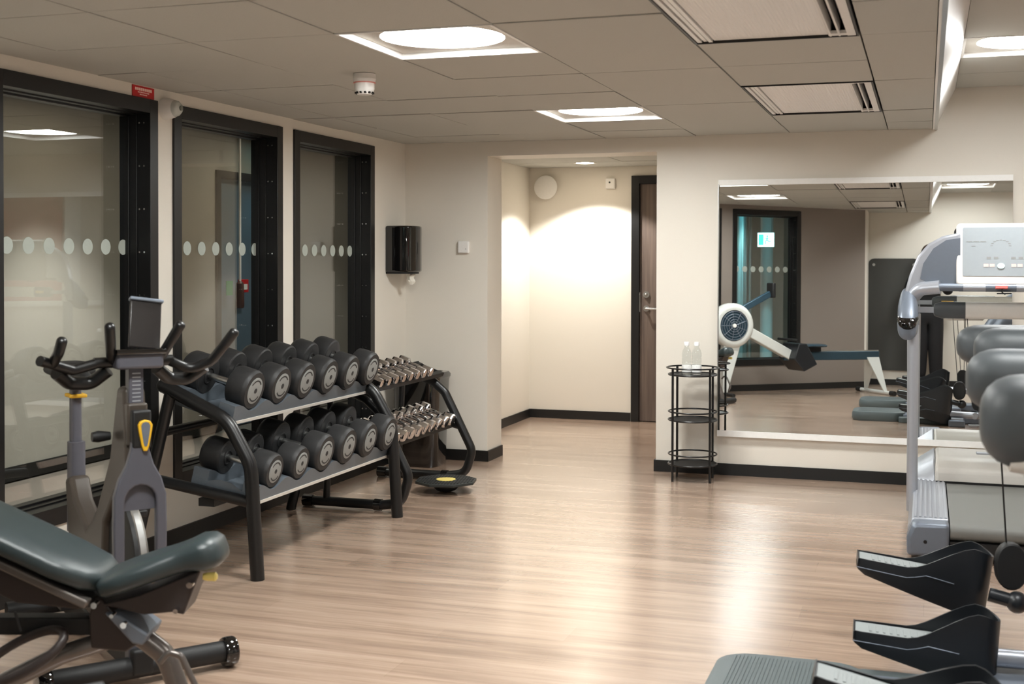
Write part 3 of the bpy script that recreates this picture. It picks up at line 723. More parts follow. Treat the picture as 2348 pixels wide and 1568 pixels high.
bp=fillet([(-.80,.165),(.55,.165),(.55,.09),(-.80,.09)],.035,6,closed=True) if False else None
n=10; out=[]
for k in range(n+1): a=-pi/2-pi*k/n; out.append((-.80+.036*cos(a),.127+.036*sin(a)))
for k in range(n+1): a=pi/2-pi*k/n; out.append((.60+.036*cos(a),.127+.036*sin(a)))
obj('running_belt',MB().prism(out,2*bw,TR(-bw,0,0)@PYZ),M_belt,t)
obj('deck_base',MB().b2(-bw,bw,-.80,.60,.03,.088).b2(-bw,bw,-.845,-.835,.02,.09),M_blackm,t)
hd=MB().prism([(.34,.165),(.36,.235),(.42,.275),(.66,.315),(.76,.28),(.82,.20),(.83,.05),(.34,.05)],2*(hw-.13),TR(-(hw-.13),0,0)@PYZ)
h_=obj('motor_hood',hd,M_hood,t,bevel=.02)
for s_ in(-1,1):
    vs=[(s_*(hw-.13),.34,.165),(s_*(hw-.13),.42,.275),(s_*(hw-.13),.66,.315),(s_*(hw-.13),.82,.20),(s_*(hw-.13),.83,.05),(s_*(hw-.13),.34,.05),
        (s_*hw,.40,.165),(s_*hw,.47,.20),(s_*hw,.66,.225),(s_*hw,.79,.17),(s_*hw,.80,.05),(s_*hw,.40,.05)]
    obj('hood_wing',MB().add(vs,[(0,1,7,6),(1,2,8,7),(2,3,9,8),(3,4,10,9),(4,5,11,10),(5,0,6,11),(0,1,2,3,4,5),(6,7,8,9,10,11)]),M_silver,t,bevel=.01)
obj('hood_grip',MB().b2(-.10,.22,.45,.49,.287,.296,TR(0,0,0)@RX(radians(4))),M_silver,h_,bevel=.008)
obj('hood_edge',MB().b2(-hw+.135,hw-.135,.335,.343,.155,.175),M_base,h_)
for s_ in(-1,1):
    # upright leaning slightly forward
    obj('upright',MB().loft([(.06,.029,.048,0,0),(.5,.028,.045,0,.01),(1.05,.031,.048,0,.02)],20,3,TR(s_*(hw-.03+.018),.05,0)@Matrix(((0,1,0,0),(0,0,1,0),(1,0,0,0),(0,0,0,1)))),M_silver,t)
    # handrail head: rounded housing toward the runner
    hh=MB(); X=s_*(hw+.014)
    Mh=TR(X,0,0)@Matrix(((0,1,0,0),(1,0,0,0),(0,0,1,0),(0,0,0,1)))
    hh.loft([(-.125,.02,.025,0,1.02),(-.115,.042,.055,0,1.035),(-.07,.053,.08,0,1.06),(.02,.053,.11,0,1.11),(.09,.045,.10,-s_*.0,1.15)],22,2.6,Mh)
    hr=obj('handrail_head',hh,M_silverd,t); obj('sensor_window',MB().loft([(-.128,.030,.020,0,1.055),(-.117,.044,.026,0,1.065),(-.07,.0545,.030,0,1.085),(-.03,.0548,.032,0,1.09)],22,2.6,Mh),M_gloss,hr)
    # swept side arm, outline in the X-Z plane
    outl=[(-.50,1.10),(-.485,1.20),(-.455,1.32),(-.415,1.42),(-.36,1.485),(-.29,1.525),(-.20,1.545),(-.19,1.30),(-.19,1.255),(-.33,1.255),(-.395,1.22),(-.43,1.14),(-.44,1.08)]
    outl=[(x if s_<0 else -x,z) for x,z in outl]
    ar=obj('side_arm',MB().prism(outl,.055,TR(0,.10,0)@PXZ),M_silver,t,bevel=.014)
    inn=[(-.36,1.275),(-.20,1.275),(-.20,1.515),(-.27,1.505),(-.335,1.46),(-.385,1.38),(-.40,1.30)]
    inn=[(x if s_<0 else -x,z) for x,z in inn]
    obj('arm_inlay',MB().prism(inn,.008,TR(0,.047,0)@PXZ),M_silverd,ar)
    obj('arm_collar',MB().tube(fillet([(s_*.46,.075,1.06),(s_*.455,.07,1.18),(s_*.40,.04,1.245),(s_*.30,.02,1.255)],.06),.036,16),M_silver,t)
obj('handlebar',MB().tube([(-.33,.02,1.255),(.33,.02,1.255)],.021,16),M_silverd,t)
obj('sensor_grip',MB().tube([(-.185,.02,1.255),(-.075,.02,1.255)],.0218,16).tube([(.075,.02,1.255),(.185,.02,1.255)],.0218,16),M_silver,t)
CM=TR(0,.07,1.425)@RX(radians(-12))
cb=obj('console',MB().prism(rrect(.44,.335,.022),.05,CM@RX(pi/2)@TR(0,0,-.02)),M_white,t,bevel=.01)
obj('console_back',MB().prism(rrect(.46,.35,.03),.05,CM@TR(0,.0,-.012)@RX(pi/2)@TR(0,0,-.072)),M_blackm,t,bevel=.02)
obj('console_face',MB().prism(rrect(.375,.262,.008),.003,CM@TR(0,0,.012)@RX(pi/2)@TR(0,0,.03)),M_disp,cb)
pr=MB()
def cpt(x0,x1,z0,z1,th_=.0012): pr.b2(x0,x1,-.0342,-.0342+th_,z0,z1,CM@TR(0,0,.012))
for x in(-.17,-.135,-.1): cpt(x,x+.028,.052,.056)
cpt(-.145,-.125,.028,.031)
for x in(-.07,-.035,.05,.085): 
    cpt(x,x+.022,-.040,-.028)
for k in range(9):
    a=pi*k/8; cpt(.0+.045*cos(a)-.006,.0+.045*cos(a)+.006,.03+.03*sin(a),.034+.03*sin(a))
obj('console_print',pr,M_face,cb)
bt=MB()
for x in(-.085,-.055,.05,.08): bt.b2(x,x+.024,-.0345,-.033,-.083,-.066,CM@TR(0,0,.012))
obj('console_buttons',bt,mat('pink_print',(226,196,190),.5),cb)
obj('start_button',MB().disc((0,0,0),.019,'y',24,.006,.015),mat('pale_cyan_button',(196,226,224),.4),cb).matrix_local=CM@TR(0,-.035,-.065)
ek=obj('safety_key',MB().b2(-.028,.032,-.05,-.02,-.188,-.172,CM),mat('pale_red_plastic',(240,120,115),.4),t,bevel=.003)
obj('safety_cord',MB().tube(fillet([(.01,-.0,1.262),(.0,-.012,1.235),(.02,-.008,1.22)],.01),.003,6).b2(-.02,.05,-.02,.02,1.222,1.228),M_blackm,t)
fb=obj('front_bar',MB().loft([(-.20,.03,.035),(-.19,.04,.045),(.19,.04,.045),(.33,.04,.045),(.34,.02,.03)],24,3.2,TR(0,.15,1.13)),M_padw,t)
obj('bar_cap',MB().loft([(-.335,.012,.015),(-.325,.03,.034),(-.29,.0405,.0455),(-.17,.0405,.0455),(-.165,.02,.03)],24,3.2,TR(0,.15,1.13)),M_pad,fb)
obj('bar_badge',MB().b2(-.27,-.19,.0405,.043,-.012,.012,TR(0,.15,1.13)),M_yellow,fb)
obj('bar_bracket',MB().b2(-.47,-.32,.13,.17,1.115,1.145).b2(.33,.47,.13,.17,1.115,1.145),M_silver,t)

# ------------------------------------------------------------------ adaptive trainers
def pedal(parent,loc,rot,tilt,L=.45,name='pedal'):
    M=TR(*loc)@RZ(rot)@RY(tilt)
    hw_=.072
    # outline in plan from rear left, round the toe, back to rear right
    path=[]
    n=14; xs=[0,.03,.08,.13,.17,.20,.23,.27,.31,.35,.38]
    path.append((.0,hw_*.82)); path.append((.006,hw_*.95))
    for x in xs[1:]: path.append((x,hw_+.006*sin(pi*min(x/.33,1))))
    for k in range(1,n): a=pi/2-pi*k/n; path.append((.39+.065*cos(a),hw_*sin(a)))
    path+= [(x,-y) for x,y in [(x,hw_+.006*sin(pi*min(x/.33,1))) for x in xs[:0:-1]]]+[(.006,-hw_*.95),(.0,-hw_*.82)]
    def top(x):
        pts=[(0,.004),(.18,.006),(.215,.018),(.34,.098),(.38,.112),(.41,.108),(.46,.085)]
        for (a,b),(c,d) in zip(pts,pts[1:]):
            if x<=c: return b+(d-b)*max(0,(x-a))/(c-a)
        return pts[-1][1]
    def bot(x):
        pts=[(0,-.032),(.02,-.050),(.12,-.072),(.25,-.100),(.36,-.122),(.46,-.135)]
        for (a,b),(c,d) in zip(pts,pts[1:]):
            if x<=c: return b+(d-b)*max(0,(x-a))/(c-a)
        return pts[-1][1]
    cx,cy=.20,0; rs=[]
    for x,y in path:
        nx,ny=(x-.0,y); 
        if x<.385: ix,iy=x,y-math.copysign(.007,y)
        else: ix,iy=(.39+(x-.39)*.88,y*.9)
        rs.append([(x,y*.86,bot(x)),(x,y,-.02),(x,y*.97,top(x)),(ix,iy*.97,top(x)),(ix,iy,-.002),(ix,iy,-.006)])
    mb=MB().rings(rs,caps=True,M=M)
    # sole fill
    m=len(path)//2; lo=[(x,y*.86,bot(x)) for x,y in path]; up=[(x,y*.98,-.006) for x,y in path]
    np_=len(path); fs=[(np_+i,np_+i+1,np_+np_-2-i,np_+np_-1-i) for i in range(m)]+[(i,np_-1-i,np_-2-i,i+1) for i in range(m)]
    fs=[f for f in fs if len(set(f))>=3]
    mb.add(lo+up,[tuple(dict.fromkeys(f)) for f in fs],M)
    hs=MB().add([(0,y,z) for y,z in((hw_*.86,-.025),(hw_,-.02),(hw_,.004),(-hw_,.004),(-hw_,-.02),(-hw_*.86,-.025))]+[(.004,y,z) for y,z in((hw_*.86,-.025),(hw_,-.02),(hw_,.004),(-hw_,.004),(-hw_,-.02),(-hw_*.86,-.025))],
        [(0,1,2,3,4,5),(6,7,8,9,10,11)]+[(i,(i+1)%6,6+(i+1)%6,6+i) for i in range(6)],M)
    mb.v+=[] ; o=len(mb.v); mb.v+=hs.v; mb.f+=[tuple(i+o for i in f) for f in hs.f]
    pd=obj(name,mb,M_pedal,parent)
    tr=MB().b2(.006,.36,-hw_+.009,hw_-.009,-.006,.0,M)
    for k in range(9): tr.b2(.05+.022*k,.058+.022*k,-.035,.035,0,.0025,M)
    obj('tread_plate',tr,M_tread,pd)
    seam=MB()
    for s_ in(1,-1): seam.tube([(.0,s_*(hw_+.0015),-.026),(.17,s_*(hw_+.006),-.030),(.20,s_*(hw_+.008),-.022),(.235,s_*(hw_+.007),-.01),(.33,s_*(hw_+.0045),-.02)],.0016,6,M=M)
    obj('side_seam',seam,M_silverd,pd)
    return pd
def trainer(name,label,loc,pedals,pads,cables,links):
    t=thing(name,label,'elliptical trainer',loc)
    # platform
    pf=MB().rings([[(x-.41,y-.07,z) for x,y in rrect(w_,d_,.11)] for w_,d_,z in((.46,.46,0),(.48,.48,.02),(.48,.48,.06),(.465,.465,.082),(.43,.43,.088))])
    p_=obj('step_platform',pf,M_plat,t,label='rounded grey ribbed step platform')
    rb=MB()
    for k in range(31): rb.b2(-.59+.012*k,-.5845+.012*k,-.25,.11,.088,.090)
    obj('platform_ribs',rb,M_plat,p_)
    obj('base_frame',MB().b2(-.25,1.1,-.12,.12,0,.07).b2(.2,.34,-.42,.42,0,.06).b2(.95,1.1,-.34,.34,0,.06),M_silverd,t,bevel=.015)
    obj('base_plate',MB().prism(rrect(.5,.5,.05),.05,TR(.02,-.02,.0)),M_plat,t,bevel=.008)
    obj('body_shell',MB().loft([(.45,.06,.30,0,.36),(.50,.12,.36,0,.42),(.75,.15,.55,0,.60),(1.0,.13,.62,0,.68),(1.08,.06,.50,0,.66)],28,3),M_silverd,t)
    obj('mast',MB().tube([(.95,0,1.1),(.85,0,1.45)],.04,16),M_silver,t)
    obj('console',MB().prism(rrect(.30,.26,.03),.04,TR(.80,0,1.52)@RZ(pi/2)@RX(radians(75))),M_blackm,t,bevel=.01)
    for (x,y,z,r1,yw) in pads:
        pd=MB().loft([(0,r1*.22,r1*.30),(.004,r1*.42,r1*.48),(.016,r1*.64,r1*.70),(.036,r1*.80,r1*.87),(.062,r1*.91,r1*.97),(.09,r1*.96,r1*1.0),(.3,r1*.96,r1),(.42,r1*.9,r1*.97)],36,2.3,TR(x,y,z)@RZ(yw))
        ac=obj('arm_cover',pd,M_pad,t,label='grey rounded end of the moving arm')
        wb=MB().loft([(.06,r1*.55,r1*.35,0,-r1*.72),(.10,r1*.75,r1*.45,0,-r1*.68),(.42,r1*.8,r1*.45,0,-r1*.65),(.44,r1*.85,r1*.9),(.80,r1*.8,r1*.8),(.86,r1*.5,r1*.5)],26,2.6,TR(x,y,z)@RZ(yw)); obj('arm_underside',wb,M_padw,ac)
        obj('yellow_badge',MB().b2(.05,.14,r1*.93,r1*.965,-.012,.012,TR(x+.06,y,z)@RZ(yw)),M_yellow,ac)
        obj('arm_post',MB().tube([(x+.80,y,z-.02),(.80,y*.4,.95)],.03,12),M_silver,t)
    for a,b in cables: obj('cable',MB().tube([a,b],.003,8),M_blackm,t)
    for k,(x,y,z) in enumerate(links):
        lk=MB().loft([(-.026,.048,.075),(-.02,.052,.08),(.02,.052,.08),(.026,.048,.075)],28,2.3,TR(x,y,z)@RZ(pi/2+.15))
        l_=obj('link_cover',lk,M_blackm,t)
        jb=MB().ball((x+.02,y-.02,z-.12),.038); jb.tube([(x-.07,y-.02,z-.10),(x+.02,y-.02,z-.12)],.024,12); obj('joint',jb,M_pedal,l_)
    for a,r_,tl in pedals: pedal(t,a,r_,tl)
    return t
A0=(0,4.02,0)
tA=trainer('elliptical_trainer','grey and black elliptical trainer nearer the treadmill, with two hanging pedals',A0,
  [((-.228,.64,.330),radians(4),radians(8)),((-.222,.27,.175),radians(3),radians(4))],
  [(.11,.86,1.085,.075,radians(6)),(.155,.455,1.090,.082,radians(4))],
  [((.225,.455,1.03),(.27,.60,.42)),((.31,.86,1.03),(.35,.62,.42)),((.335,.86,1.03),(.38,.60,.42))],[(.285,.60,.34),(.45,.24,.22)])
obj('pedal_link',MB().tube([(.19,.30,.105),(.45,.33,.10)],.03,16).tube([(.42,.36,.10),(.55,.1,.10)],.03,12),M_silver,tA)
B0=(0,2.72,0)
tB=trainer('elliptical_trainer','elliptical trainer nearest the camera, with large rounded grey arms',B0,
  [((-.265,.55,.345),radians(3),radians(13)),((-.22,.02,.33),radians(3),radians(4))],
  [(.108,.95,1.065,.088,radians(4)),(.118,.28,1.035,.105,radians(2))],
  [((.30,.28,.95),(.34,.1,.40)),((.36,.95,.98),(.36,.5,.42))],[(.42,.45,.36),(.36,.0,.33)])
obj('pedal_link',MB().tube([(.16,.60,.25),(.42,.60,.24)],.03,16),M_silver,tB)

# ------------------------------------------------------------------ exercise bike
BH=radians(-38)
bo=Vector((-2.455,3.495,0))-Vector((cos(BH),sin(BH),0))*.45
t=thing('exercise_bike','dark indoor exercise bike with yellow lever and tablet holder beside the window','exercise bike',tuple(bo),BH)
PX=RX(pi/2)
def xz(outl,th_,y0=0): return MB().prism(outl,th_,TR(0,y0+th_/2,0)@PX)
# lower frame and V body
obj('main_frame',xz([(.33,.97),(.41,.97),(.445,.70),(.44,.63),(.30,.60),(.17,.48),(.13,.14),(.10,.10),(-.10,.12),(-.30,.30),(-.36,.56),(-.28,.58),(-.22,.50),(-.06,.42),(.08,.52),(.24,.72)],.075),M_bikeb,t,bevel=.018)
# front hood shield (outline in Y-Z) with slot
n=14; oz=[]
for y,z in((-.085,.30),(-.088,.52),(-.086,.62),(-.070,.675),(-.045,.72),(-.030,.77),(-.028,.80)): oz.append((y,z))
outer=oz+[(-y,z) for y,z in oz[::-1]]
slot=[(-.052,.305),(-.052,.60)]+[(-.052*cos(pi*k/8),.60+.055*sin(pi*k/8)) for k in range(1,8)]+[(.052,.60),(.052,.305)]
ring=outer[:]+slot[::-1]
hoodp=MB()
# two cheeks, a crown and the inner panel
hoodp.prism(outer+[(.052,.30),(.052,.60)]+[(.052*cos(pi*k/8),.60+.055*sin(pi*k/8)) for k in range(1,8)]+[(-.052,.60),(-.052,.30)],.03,TR(.445,0,0)@PYZ)
obj('front_shield',hoodp,M_bikeg,t,bevel=.006)
obj('shield_inner_panel',MB().b2(.44,.452,-.056,.056,.57,.665),M_bikeg,t)
fl=MB().lathe([(.04,-.022),(.20,-.022),(.228,-.018),(.235,-.01),(.235,.01),(.228,.018),(.20,.022),(.04,.022)],56,TR(.235,.016,.345)@RX(pi/2)); 
fw=obj('flywheel',fl,M_steel,t); obj('brake_cover',MB().lathe([(.10,-.03),(.215,-.03),(.228,-.024),(.228,.0),(.215,.004)],48,TR(.235,-.012,.35)@RX(pi/2)),M_blackm,t)
obj('lower_post',MB().b2(.415,.47,-.038,.038,.05,.36),M_bikeg,t,bevel=.008)
obj('head_post',MB().b2(.375,.445,-.034,.034,.78,.92),M_bikeb,t,bevel=.008)
hp=obj('handlebar_post',MB().b2(.385,.43,-.024,.024,.90,1.06),M_bikeg,t,bevel=.004)
sc=MB()
for k in range(8): sc.b2(.430,.4312,-.014,.014,.925+.013*k,.929+.013*k)
obj('height_scale',sc,M_silver,hp)
lv=[(.0,.014),(.016,.010),(.024,-.002),(.022,-.02),(.012,-.072),(.006,-.088),(-.006,-.088),(-.012,-.072),(-.022,-.02),(-.024,-.002),(-.016,.010)]
l_=obj('resistance_lever',MB().prism([(y+.012,z+.855) for y,z in lv],.014,TR(.475,0,0)@PYZ),M_yellow,t,bevel=.003,label='yellow edged lever')
obj('lever_inlay',MB().prism([(y*.62+.012,z*.78+.852) for y,z in lv],.004,TR(.487,0,0)@PYZ),M_silverd,l_)
obj('lever_mount',MB().b2(.445,.478,-.028,.036,.775,.90),M_blackm,t,bevel=.008)
obj('adjust_knob',MB().loft([(0,.014,.014),(.04,.02,.02),(.06,.016,.016)],16,2,TR(.30,-.05,.80)@RZ(-pi/2)),M_blackm,t)
obj('front_foot_bar',MB().tube([(.46,-.29,.055),(.46,.29,.055)],.036,16),M_blackm,t)
obj('rear_foot_bar',MB().tube([(-.50,-.22,.045),(-.50,.22,.045)],.033,16),M_blackm,t)
for s_ in(1,-1):
    w_=MB().lathe([(.018,-.024),(.046,-.022),(.050,-.014),(.050,.014),(.046,.022),(.018,.024)],28,TR(.46,s_*.305,.052)@RX(pi/2)); obj('transport_wheel',w_,M_gloss,t)
obj('floor_beam',MB().b2(-.52,.50,-.035,.035,.035,.12),M_blackm,t,bevel=.01)
# seat post and saddle
obj('seat_sleeve',MB().loft([(.36,.032,.036,0,.0),(.70,.030,.034,0,.0)],20,3.4,TR(-.33,0,0)@RY(0)@Matrix(((0,0,1,0),(0,1,0,0),(1,0,0,0),(0,0,0,1)))),M_bikeg,t)
obj('seat_post',MB().loft([(.55,.021,.025),(.92,.020,.024)],18,3.4,TR(-.34,0,0)@Matrix(((0,0,1,0),(0,1,0,0),(1,0,0,0),(0,0,0,1)))),M_bikeg,t)
obj('post_ring',MB().b2(-.385,-.30,-.03,.035,.868,.882),M_yellow,t,bevel=.005,label='yellow post clamp ring')
obj('seat_slider',MB().b2(-.47,-.22,-.028,.028,.915,.945),M_blackm,t,bevel=.006)
sd=MB().loft([(-.16,.03,.012,0,.0),(-.15,.07,.022,0,.005),(-.11,.095,.03,0,.006),(-.04,.085,.03,0,.0),(.02,.045,.026,0,-.002),(.09,.026,.024,0,-.006),(.14,.022,.02,0,-.012),(.155,.010,.01,0,-.016)],28,2.3,TR(-.33,0,.965))
obj('saddle',sd,M_blackm,t)
# handlebar
hb=MB()
hb.tube(fillet([(.40,-.115,1.055),(.41,-.20,1.035),(.44,-.27,1.06),(.47,-.315,1.075)],.04),.017,14)
hb.tube(fillet([(.40,.115,1.055),(.41,.19,1.02),(.45,.25,1.05),(.53,.30,1.15)],.06),.017,14,dome=True)
hb.tube(fillet([(.44,-.27,1.06),(.50,-.265,1.10),(.53,-.262,1.14)],.03),.017,14,dome=True)
for s_ in(-1,1):
    hb.tube(fillet([(.40,s_*.06,1.055),(.44,s_*.085,1.08),(.53,s_*.115,1.18)],.04),.017,14,dome=True)
hb.tube([(.40,-.13,1.055),(.40,.13,1.055)],.018,14)
hb.tube(fillet([(.39,-.08,1.03),(.36,-.13,.985),(.37,-.20,.99),(.41,-.25,1.03)],.04),.022,14)
hb.tube(fillet([(.39,.08,1.03),(.36,.13,.99),(.37,.19,.985),(.41,.24,1.03)],.04),.022,14)
obj('handlebar',hb,M_black,t)
cb=obj('console_box',MB().b2(.41,.47,-.075,.08,1.035,1.09),M_bikeg,t,bevel=.01)
obj('console_shelf',MB().tube([(.475,-.078,1.092),(.475,.083,1.092)],.010,10),M_gloss,cb)
TM=TR(.44,.022,1.10)@RY(radians(-18))
obj('tablet_holder',MB().b2(-.006,.006,-.052,.052,0,.165,TM@RX(radians(-8))),M_screen,t,bevel=.004)
obj('holder_clip',MB().b2(-.012,.016,-.056,.056,.160,.172,TM@RX(radians(-8))),M_silverd,t,bevel=.004)
# cranks and pedals
ck=MB().tube([(.02,-.07,.33),(.02,.07,.33)],.02,12).tube([(.02,-.075,.33),(.10,-.082,.20)],.013,10).tube([(.02,.075,.33),(-.06,.082,.46)],.013,10)
obj('crank',ck,M_blackm,t)
for x,y,z in((.10,-.13,.20),(-.06,.13,.46)): obj('pedal',MB().b2(x-.05,x+.05,y-.045,y+.045,z-.012,z+.012),M_blackm,t,bevel=.006)
obj('pivot_bolt',MB().disc((-.18,-.045,.30),.014,'y',16,.014),M_silver,t)

# ------------------------------------------------------------------ adjustable bench
t=thing('weight_bench','adjustable weight bench with dark green-grey vinyl pads in the left foreground','bench',(-2.079,3.09,0),YAW)
SM=TR(-.012,0,.515)@RY(radians(-19))
sp=MB().loft([(-.172,.05,.012,0,.0),(-.165,.10,.026,0,.0),(-.145,.125,.033,0,.0),(-.09,.130,.036,0,0),(.0,.118,.036,0,0),(.055,.092,.037,0,-.001),(.095,.084,.042,0,-.004),(.135,.096,.051,0,-.008),(.165,.09,.045,0,-.010),(.182,.065,.034,0,-.012),(.188,.03,.016,0,-.014)],36,3.0,SM)
obj('seat_pad',sp,M_leath,t,sharp=88)
BM=TR(-.165,0,.452)@RY(radians(25))
bpd=MB().loft([(-.86,.05,.02,0,.02),(-.84,.13,.033,0,.02),(-.5,.145,.036,0,.02),(-.14,.145,.036,0,.02),(-.05,.125,.036,0,.02),(-.015,.09,.03,0,.02),(-.003,.05,.014,0,.02)],36,3.2,BM)
obj('back_pad',bpd,M_leath,t,sharp=88)
obj('back_rail',MB().b2(-.85,-.01,-.125,-.085,-.045,-.020,BM).b2(-.85,-.01,.085,.125,-.045,-.020,BM),M_bsteel,t,bevel=.006)
obj('back_bracket',MB().prism([(-.62,-.045),(-.62,-.12),(-.20,-.125),(-.04,-.07),(.0,-.045)],.17,BM@TR(0,.085,0)@PXZ),M_bplate,t,bevel=.006)
obj('seat_bracket',xz([(-.164,.413),(-.06,.440),(.115,.510),(.108,.488),(.068,.385),(.035,.392),(-.044,.385)],.13),M_bplate,t,bevel=.004)
obj('pivot_bracket',xz([(-.19,.435),(-.165,.425),(-.06,.30),(-.10,.275),(-.20,.285),(-.205,.38)],.11),M_bplate,t,bevel=.006)
obj('link_plate',xz([(-.155,.392),(-.11,.385),(-.03,.33),(-.045,.30),(-.075,.305)],.15),M_silverd,t,bevel=.006)
obj('main_beam',MB().b2(-.95,-.16,-.03,.03,.315,.365),M_blackm,t,bevel=.005)
obj('front_leg',MB().tube(fillet([(-.19,.0,.30),(-.09,.0,.32),(.00,.0,.25),(.055,0,.10),(.075,0,.03)],.09,8),.030,18),M_bsteel,t)
obj('rear_leg',MB().tube(fillet([(-.16,-.02,.30),(-.29,-.04,.262),(-.44,-.05,.19),(-.72,-.05,.035)],.1,8),.028,18),M_bsteel,t)
obj('front_foot',MB().tube([(.075,-.26,.032),(.075,.22,.032)],.03,16),M_blackm,t)
obj('rear_foot',MB().tube([(-.74,-.30,.032),(-.74,.30,.032)],.03,16),M_blackm,t)
lp=[(-.38+.12*cos(2*pi*k/28),-.10+.05*sin(2*pi*k/28),.275+.045*sin(2*pi*k/28+.4)+.10*cos(2*pi*k/28)*.35) for k in range(28)]
obj('rack_loop',MB().tube(lp,.013,10,closed=True),M_bplate,t)
obj('foot_handle',MB().tube(fillet([(.01,-.10,.26),(.035,-.10,.29),(.07,-.10,.28),(.115,-.10,.185),(.09,-.10,.14)],.02),.009,10),M_bsteel,t)
for x,z,r_ in((.092,.476,.009),(.052,.402,.007),(-.095,.362,.009),(-.128,.388,.006),(-.178,.418,.009)):
    obj('bolt',MB().disc((x,-.078,z),r_,'y',14,.03),M_chrome,t)
obj('seat_knob',MB().loft([(0,.009,.009),(.012,.011,.012),(.035,.013,.013),(.04,.008,.008)],16,2,TR(.118,-.04,.488)),M_yellowp,t,label='yellow pull knob')
obj('cable_stay',MB().tube([(-.40,-.09,.40),(-.385,-.09,.345)],.004,6),M_blackm,t)

# ------------------------------------------------------------------ rowing machine (seen in the mirror)
r0=Vector((-.55,.98,0)); r1=Vector((-2.15,2.13,0)); ra=atan2((r1-r0).y,(r1-r0).x)
t=thing('rowing_machine','rowing machine with round white fan housing, seen in the wall mirror','rowing machine',tuple(r0),ra)
RL=(r1-r0).length
obj('rear_foot_bar',MB().tube([(0,-.32,.03),(0,.32,.03)],.02,12),M_roww,t)
for s_ in(1,-1): obj('rubber_foot',MB().tube([(0,s_*.30,.03),(0,s_*.38,.03)],.028,12),M_blackm,t)
rv=MB()
for s_ in(1,-1):
    rv.add([(-.02,s_*.02,.43),(.14,s_*.02,.43),(.14,s_*.035,.43),(-.02,s_*.035,.43),(-.02,s_*.19,.04),(.02,s_*.19,.04),(.02,s_*.205,.04),(-.02,s_*.205,.04)],[(0,1,5,4),(1,2,6,5),(2,3,7,6),(3,0,4,7),(0,3,2,1),(4,5,6,7)])
obj('rear_leg',rv,M_roww,t)
obj('rail',MB().b2(-.03,1.22,-.03,.03,.40,.50),M_rowb,t,bevel=.01)
obj('rail_strip',MB().b2(-.03,1.18,-.012,.012,.50,.512),M_steel,t)
obj('seat',MB().loft([(.72,.08,.01,0,.565),(.74,.15,.018,0,.57),(.92,.15,.018,0,.57),(.97,.12,.012,0,.566)],22,2.6),M_rowb,t)
obj('seat_carriage',MB().b2(.76,.92,-.05,.05,.50,.555),M_blackm,t)
ft=MB().prism([(.88,.36),(1.02,.60),(1.12,.60),(1.18,.42),(1.05,.28)],.36,TR(0,.18,0)@PXZ); obj('foot_plate',ft,M_pedal,t,bevel=.012)
obj('main_arm',MB().b2(-.42,.40,-.055,.055,-.055,.055,TR(1.42,0,.60)@RY(radians(-27))),M_roww,t,bevel=.01)
obj('label_patch',MB().b2(-.37,-.27,.0555,.057,-.035,.035,TR(1.42,0,.60)@RY(radians(-27))),mat('lime_print',(200,210,70),.5),t)
fc=(RL-.09,0,.80)
fh=MB().lathe([(.235,-.07),(.25,-.05),(.25,.05),(.235,.07),(.20,.08),(.175,.075),(.175,-.075),(.20,-.08),(.235,-.07)],48,TR(*fc)@RX(pi/2)); obj('fan_housing',fh,M_roww,t)
gr=MB()
for s_ in(1,-1):
    for rr_ in(.16,.13,.10,.07,.045): gr.tube([(fc[0]+rr_*cos(2*pi*k/32),s_*.082,fc[2]+rr_*sin(2*pi*k/32)) for k in range(32)],.003,6,closed=True)
    for k in range(9): a=2*pi*k/9; gr.tube([(fc[0]+.03*cos(a),s_*.082,fc[2]+.03*sin(a)),(fc[0]+.168*cos(a),s_*.082,fc[2]+.168*sin(a))],.003,6)
obj('fan_grille',gr,M_silverd,t)
obj('fan_disc',MB().lathe([(.001,-.06),(.17,-.06),(.17,.06),(.001,.06)],40,TR(*fc)@RX(pi/2)),M_rowb,t)
obj('fan_hub',MB().lathe([(.001,-.088),(.022,-.086),(.022,.086),(.001,.088)],20,TR(*fc)@RX(pi/2)),M_white,t)
fl_=MB()
fl_.add([(RL-.20,-.04,.62),(RL+.02,-.04,.60),(RL+.02,.04,.60),(RL-.20,.04,.62),(RL+.0,-.10,.05),(RL+.06,-.10,.05),(RL+.06,.10,.05),(RL+.0,.10,.05)],[(0,1,2,3),(4,7,6,5),(0,4,5,1),(1,5,6,2),(2,6,7,3),(3,7,4,0)])
obj('front_leg',fl_,M_roww,t,bevel=.01)
obj('front_foot_bar',MB().tube([(RL+.03,-.30,.035),(RL+.03,.30,.035)],.022,12),M_blackm,t)
obj('monitor_arm',MB().b2(-.02,.42,-.025,.025,-.035,.035,TR(RL-.20,0,.97)@RY(pi+radians(27))),M_rowb,t,bevel=.008)
obj('monitor',MB().b2(-.02,.02,-.075,.075,-.085,.085,TR(RL-.59,0,1.20)),M_blackm,t,bevel=.01)
obj('row_handle',MB().tube([(1.16,-.22,.64),(1.16,.22,.64)],.014,10),M_blackm,t)

# hanging exercise mat
t=thing('exercise_mat','dark grey foam exercise mat hanging on the wall, seen in the mirror','mat',(-.39,FY+.016,.19))
obj('foam_sheet',MB().prism(rrect(.62,1.43,.07),.014,TR(0,-.0,.715)@TR(0,.0,0)@RX(pi/2)@TR(0,0,-.030)),M_mat,t,bevel=.004)
for s_ in(-1,1): obj('hook',MB().tube([(s_*.245,-.012,1.35),(s_*.245,.042,1.35)],.006,10).disc((s_*.245,.035,1.35),.018,'y',16,.004),M_steel,t)

